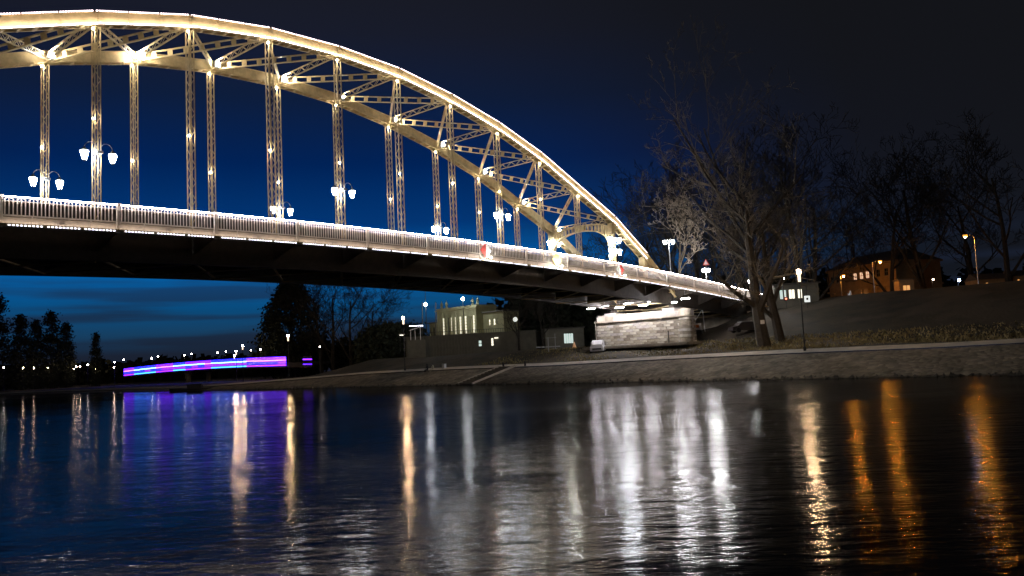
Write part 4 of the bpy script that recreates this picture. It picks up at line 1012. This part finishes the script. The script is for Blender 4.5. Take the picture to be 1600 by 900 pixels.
MB().tube([(0, 0, 0), (0, 0, 2.6)], .06, 5).build('post', M['galv'], r); MB().box(-3.2, .8, -.02, .02, .35, .55).build('rail', M['galv'], r); MB().box(-.6, .3, -.03, .03, 0, .12).build('foot', M['galv'], r); MB().box(-2.0, .2, -.02, .02, 1.9, 1.96).build('top_rail', M['galv'], r)
pp = at(1193, 506, 90.8); nb = thing('notice_board', 'small pale notice on a thin post in front of the tree trunk', 'sign', (pp.x-.1, pp.y, 3.6))
MB().box(-.22, .22, -.03, .01, pp.z-3.6, pp.z-3.6+.42).build('notice', M['white'], nb); MB().tube([(.12, .04, 0), (.12, .04, pp.z-3.3)], .035, 5).build('post', M['bark'], nb)
pp = at(1165, 520, 106); car = thing('parked_car', 'dark car with a pale roof line parked behind the bank under the trunks', 'car', (pp.x, pp.y, gz(pp.x, pp.y)), .15)
g = MB(); pf = [(-2.0, .3), (-2.0, .75), (-1.3, .85), (-.8, 1.3), (.7, 1.35), (1.3, .9), (2.05, .8), (2.05, .3)]
for y in (-.8, .8):
    for x, z in pf: g.v.append(V((x, y, z)))
n = len(pf); g.f += [tuple(range(n)), tuple(range(n, 2*n))[::-1]]+[(k, k+n, (k+1) % n+n, (k+1) % n) for k in range(n)]
g.build('body', M['boat'], car); MB().box(-.7, .65, -.75, .75, 1.36, 1.40).build('roof', M['white'], car)
for x in (-1.25, 1.25):
    for y in (-.85, .65): MB().tube([(x, y, .3), (x, y+.2, .3)], .3, 12).build('wheel', M['rubber'], car)
# bank bollards / thin poles
for px, py, Y, h, lb in ((697, 555, 128, 2.4, 'thin pale stake on the grass below the lit hall'), (722, 577, 109, .7, 'short dark bollard at the left head of the stairs'), (754, 576, 107, .7, 'short dark bollard at the right head of the stairs')):
    pp = ground_at(px, Y, 0); p_, n_ = bank_point(px, CW+.4 if h < 1 else 20); zc = (prof(px, 0)[0] if h < 1 else 3.6)
    tag(MB().tube_z((p_.x, p_.y, zc), [(.13, 0), (.13, h*.9), (.06, h)] if h < 1 else [(.06, 0), (.06, h)], 8).build('bollard' if h < 1 else 'wooden_stake', M['iron'] if h < 1 else M['galv']), lb, 'bollard' if h < 1 else 'stake')
# stairs down the paved slope
p0, n0 = bank_point(733, 0); zc = prof(733, 0)[0]; tdir = V((-n0.y, n0.x, 0)); ang = math.atan2(n0.y, n0.x)
stw = thing('river_stairs', 'narrow stone stairs down the paved slope between two bollards', 'stairs', (p0.x, p0.y, 0), ang)
ns_ = 12
stm = MB().box(0, CW/ns_+.02, -1.3, 1.3, -.16, 0).mesh('step', M['concrete'])
for k in range(ns_): inst('step', stm, stw, (CW*k/ns_+.02, 0, zc*(k+1)/ns_+.12))
for sg in (-1, 1): MB().beam((-.1, sg*1.45, .16), (CW+.1, sg*1.45, zc+.2), .28, .22).build('side_kerb', M['path'], stw)
# cabinet and two people sitting on the embankment edge
p_, n_ = bank_point(622, CW+1.2); zc = prof(622, 0)[0]
cb = thing('utility_cabinet', 'small white cabinet on the promenade beside the seated people', 'cabinet', (p_.x, p_.y, zc), math.atan2(n_.y, n_.x)+1.57)
MB().box(-.27, .27, -.2, .2, 0, .85).build('body', M['white'], cb); MB().box(-.3, .3, -.23, .23, .852, .9).build('lid', M['galv'], cb); MB().box(-.24, .24, -.215, -.203, .08, .8).build('door', M['white'], cb)
def person(px, label, top, seed):
    p_, n_ = bank_point(px, CW+.05); zc = prof(px, 0)[0]+.02
    r = thing('person', label, 'person', (p_.x, p_.y, zc), math.atan2(n_.y, n_.x)-math.pi/2)
    # local -y looks at the river; one joined skeleton
    J = {'hip': ((0, .12, .12), .14), 'waist': ((0, .14, .3), .125), 'chest': ((0, .1, .52), .15), 'neck': ((0, .06, .68), .055), 'head': ((0, .03, .82), .1), 'crown': ((0, .04, .9), .075)}
    for sg, nm in ((-1, 'l'), (1, 'r')):
        J[nm+'hp'] = ((sg*.1, .05, .1), .095); J[nm+'kn'] = ((sg*.13, -.36, .08), .06); J[nm+'an'] = ((sg*.12, -.46, -.32), .04); J[nm+'toe'] = ((sg*.13, -.62, -.36), .032)
        J[nm+'sh'] = ((sg*.18, .09, .6), .06); J[nm+'el'] = ((sg*.24, -.02, .36), .042); J[nm+'wr'] = ((sg*.12, -.24, .22), .03); J[nm+'hd'] = ((sg*.09, -.33, .2), .032)
    E2 = [('hip', 'waist'), ('waist', 'chest'), ('chest', 'neck'), ('neck', 'head'), ('head', 'crown')]
    for nm in 'lr': E2 += [('hip', nm+'hp'), (nm+'hp', nm+'kn'), (nm+'kn', nm+'an'), (nm+'an', nm+'toe'), ('chest', nm+'sh'), (nm+'sh', nm+'el'), (nm+'el', nm+'wr'), (nm+'wr', nm+'hd')]
    ks = list(J); me = bpy.data.meshes.new('body'); me.from_pydata([J[k][0] for k in ks], [(ks.index(a), ks.index(b_)) for a, b_ in E2], []); me.materials.append(M[top])
    o = bpy.data.objects.new('body', me); COL.objects.link(o); o.parent = r
    md = o.modifiers.new('skin', 'SKIN'); sv = me.skin_vertices[0].data if me.skin_vertices else None
    if sv is None:
        return r
    for i, k in enumerate(ks): sv[i].radius = (J[k][1], J[k][1])
    sv[0].use_root = True; o.modifiers.new('sub', 'SUBSURF').levels = 1; o.modifiers['sub'].render_levels = 1
    MB().tube_z((0, .05, .84), [(.105, -.02), (.115, .05), (.08, .11), (.02, .13)], 10).build('hair', M['cloth_dark'], r, smooth=True)
    return r
def person_mesh_fix():
    pass
person(606, 'person in dark clothes sitting on the embankment edge, legs down the slope', 'cloth_dark', 1)
person(614, 'person in a pale top sitting beside the dark clothed one on the embankment edge', 'cloth_pale', 2)
# dark moored boat
pp = ground_at(300, 158, 0); bt = thing('moored_boat', 'low dark boat moored by the bank below the violet bridge', 'boat', (pp.x, pp.y, 0), .1)
g = MB(); sec = [(-4.2, .15, .75), (-3.2, .8, .6), (-1, 1.05, .5), (2, 1.05, .5), (3.6, .9, .55)]
for x, w_, zt in sec: g.v += [V((x, -w_, zt)), V((x, -w_*.6, -.15)), V((x, w_*.6, -.15)), V((x, w_, zt))]
for i in range(4):
    for k in range(3): a = i*4+k; g.f.append((a, a+1, a+5, a+4))
    g.f.append((i*4+3, i*4, i*4+4, i*4+7))
g.f += [(0, 3, 2, 1), (16, 17, 18, 19)]
g.build('hull', M['boat'], bt); MB().box(-.8, 1.8, -.7, .7, .5, 1.25).build('cabin', M['boat'], bt); MB().box(-.95, 1.95, -.8, .8, 1.252, 1.32).build('cabin_roof', M['iron'], bt)

# ------------------------------------------------------------------ violet lit bridge far behind
pa = at(193, 583, 300); pb = at(452, 566, 232); ext_ = (pb-pa); pb2 = pa+V((ext_.x, ext_.y, 0))*1.10
Lv = (V((pb2.x-pa.x, pb2.y-pa.y, 0))).length; rzv = math.atan2(pb2.y-pa.y, pb2.x-pa.x)
vb = thing('violet_bridge', 'distant low girder bridge lit in violet, magenta and cyan bands', 'bridge', (pa.x, pa.y, 0), rzv)
nsg = 28; sl = Lv/nsg
def camb(x): f = x/Lv; return 3.6*f*(1-f)*.9-.1
def vb_strip(nm, m, a, c, y0, y1, z0, z1, par=None):
    g = MB(); za, zc = camb(a), camb(c)
    g.poly([(a, y0, z0+za), (c, y0, z0+zc), (c, y1, z0+zc), (a, y1, z0+za), (a, y0, z1+za), (c, y0, z1+zc), (c, y1, z1+zc), (a, y1, z1+za)],
           [(0, 3, 2, 1), (4, 5, 6, 7), (0, 1, 5, 4), (1, 2, 6, 5), (2, 3, 7, 6), (3, 0, 4, 7)]); return g.build(nm, m, vb)
seqA = ['violet', 'cyan', 'cyan', 'magenta', 'violet', 'cyan', 'blue', 'magenta', 'cyan', 'cyan', 'violet', 'magenta', 'blue', 'violet']
seqT = ['palepink', 'palecyan', 'palecyan', 'palepink', 'palepink', 'palecyan', 'palecyan', 'palepink', 'palecyan', 'palecyan', 'palepink', 'palepink', 'palecyan', 'palepink']
RV = random.Random(4)
for k in range(nsg):
    a, c = k*sl, (k+1)*sl
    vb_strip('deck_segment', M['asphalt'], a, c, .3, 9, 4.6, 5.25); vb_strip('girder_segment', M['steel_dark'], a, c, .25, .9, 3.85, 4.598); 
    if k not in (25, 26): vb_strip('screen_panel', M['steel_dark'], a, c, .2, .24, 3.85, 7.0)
    if k in (25, 26): continue
    q = (k*14//nsg+RV.choice([0, 0, 1])) % 14; a += .02; c -= .02; e = RV.uniform(-.12, .12)
    if k == 27: vb_strip('light_strip', E_['magenta'], a, c, .1, .19, 5.9, 6.2); vb_strip('light_strip', E_['violet'], a, c, .1, .19, 4.6, 4.8); continue
    vb_strip('light_panel', E_[{'cyan': 'blue', 'blue': 'violet'}.get(seqA[q], 'violet')], a, c, .12, .19, 6.22, 6.95)
    vb_strip('light_strip', E_[seqT[q]], a, c, .10, .19, 5.86+e*.3, 6.1+e*.3)
    vb_strip('light_panel', E_[RV.choice(['blue', 'violet', 'blue'])], a, c, .14, .19, 4.95, 5.7)
    vb_strip('light_strip', E_['cyan' if seqA[q] == 'cyan' else 'magenta'], a, c, .10, .19, 4.4, 4.75)
MB().tube_z((Lv*.37, 2.5, 0), [(1.4, 0), (1.4, .8), (.75, 1.0), (.7, 3.0), (1.3, 4.5)], 12).build('pier', M['concrete'], vb)
MB().tube_z((Lv*.42, 6.5, 0), [(1.4, 0), (1.4, .8), (.75, 1.0), (.7, 3.0), (1.3, 4.5)], 12).build('pier', M['concrete'], vb)
print('tris', len(big[1].polygons), len(dk[0][1].polygons), 'balusters', NB_, 'objects', len(bpy.data.objects))
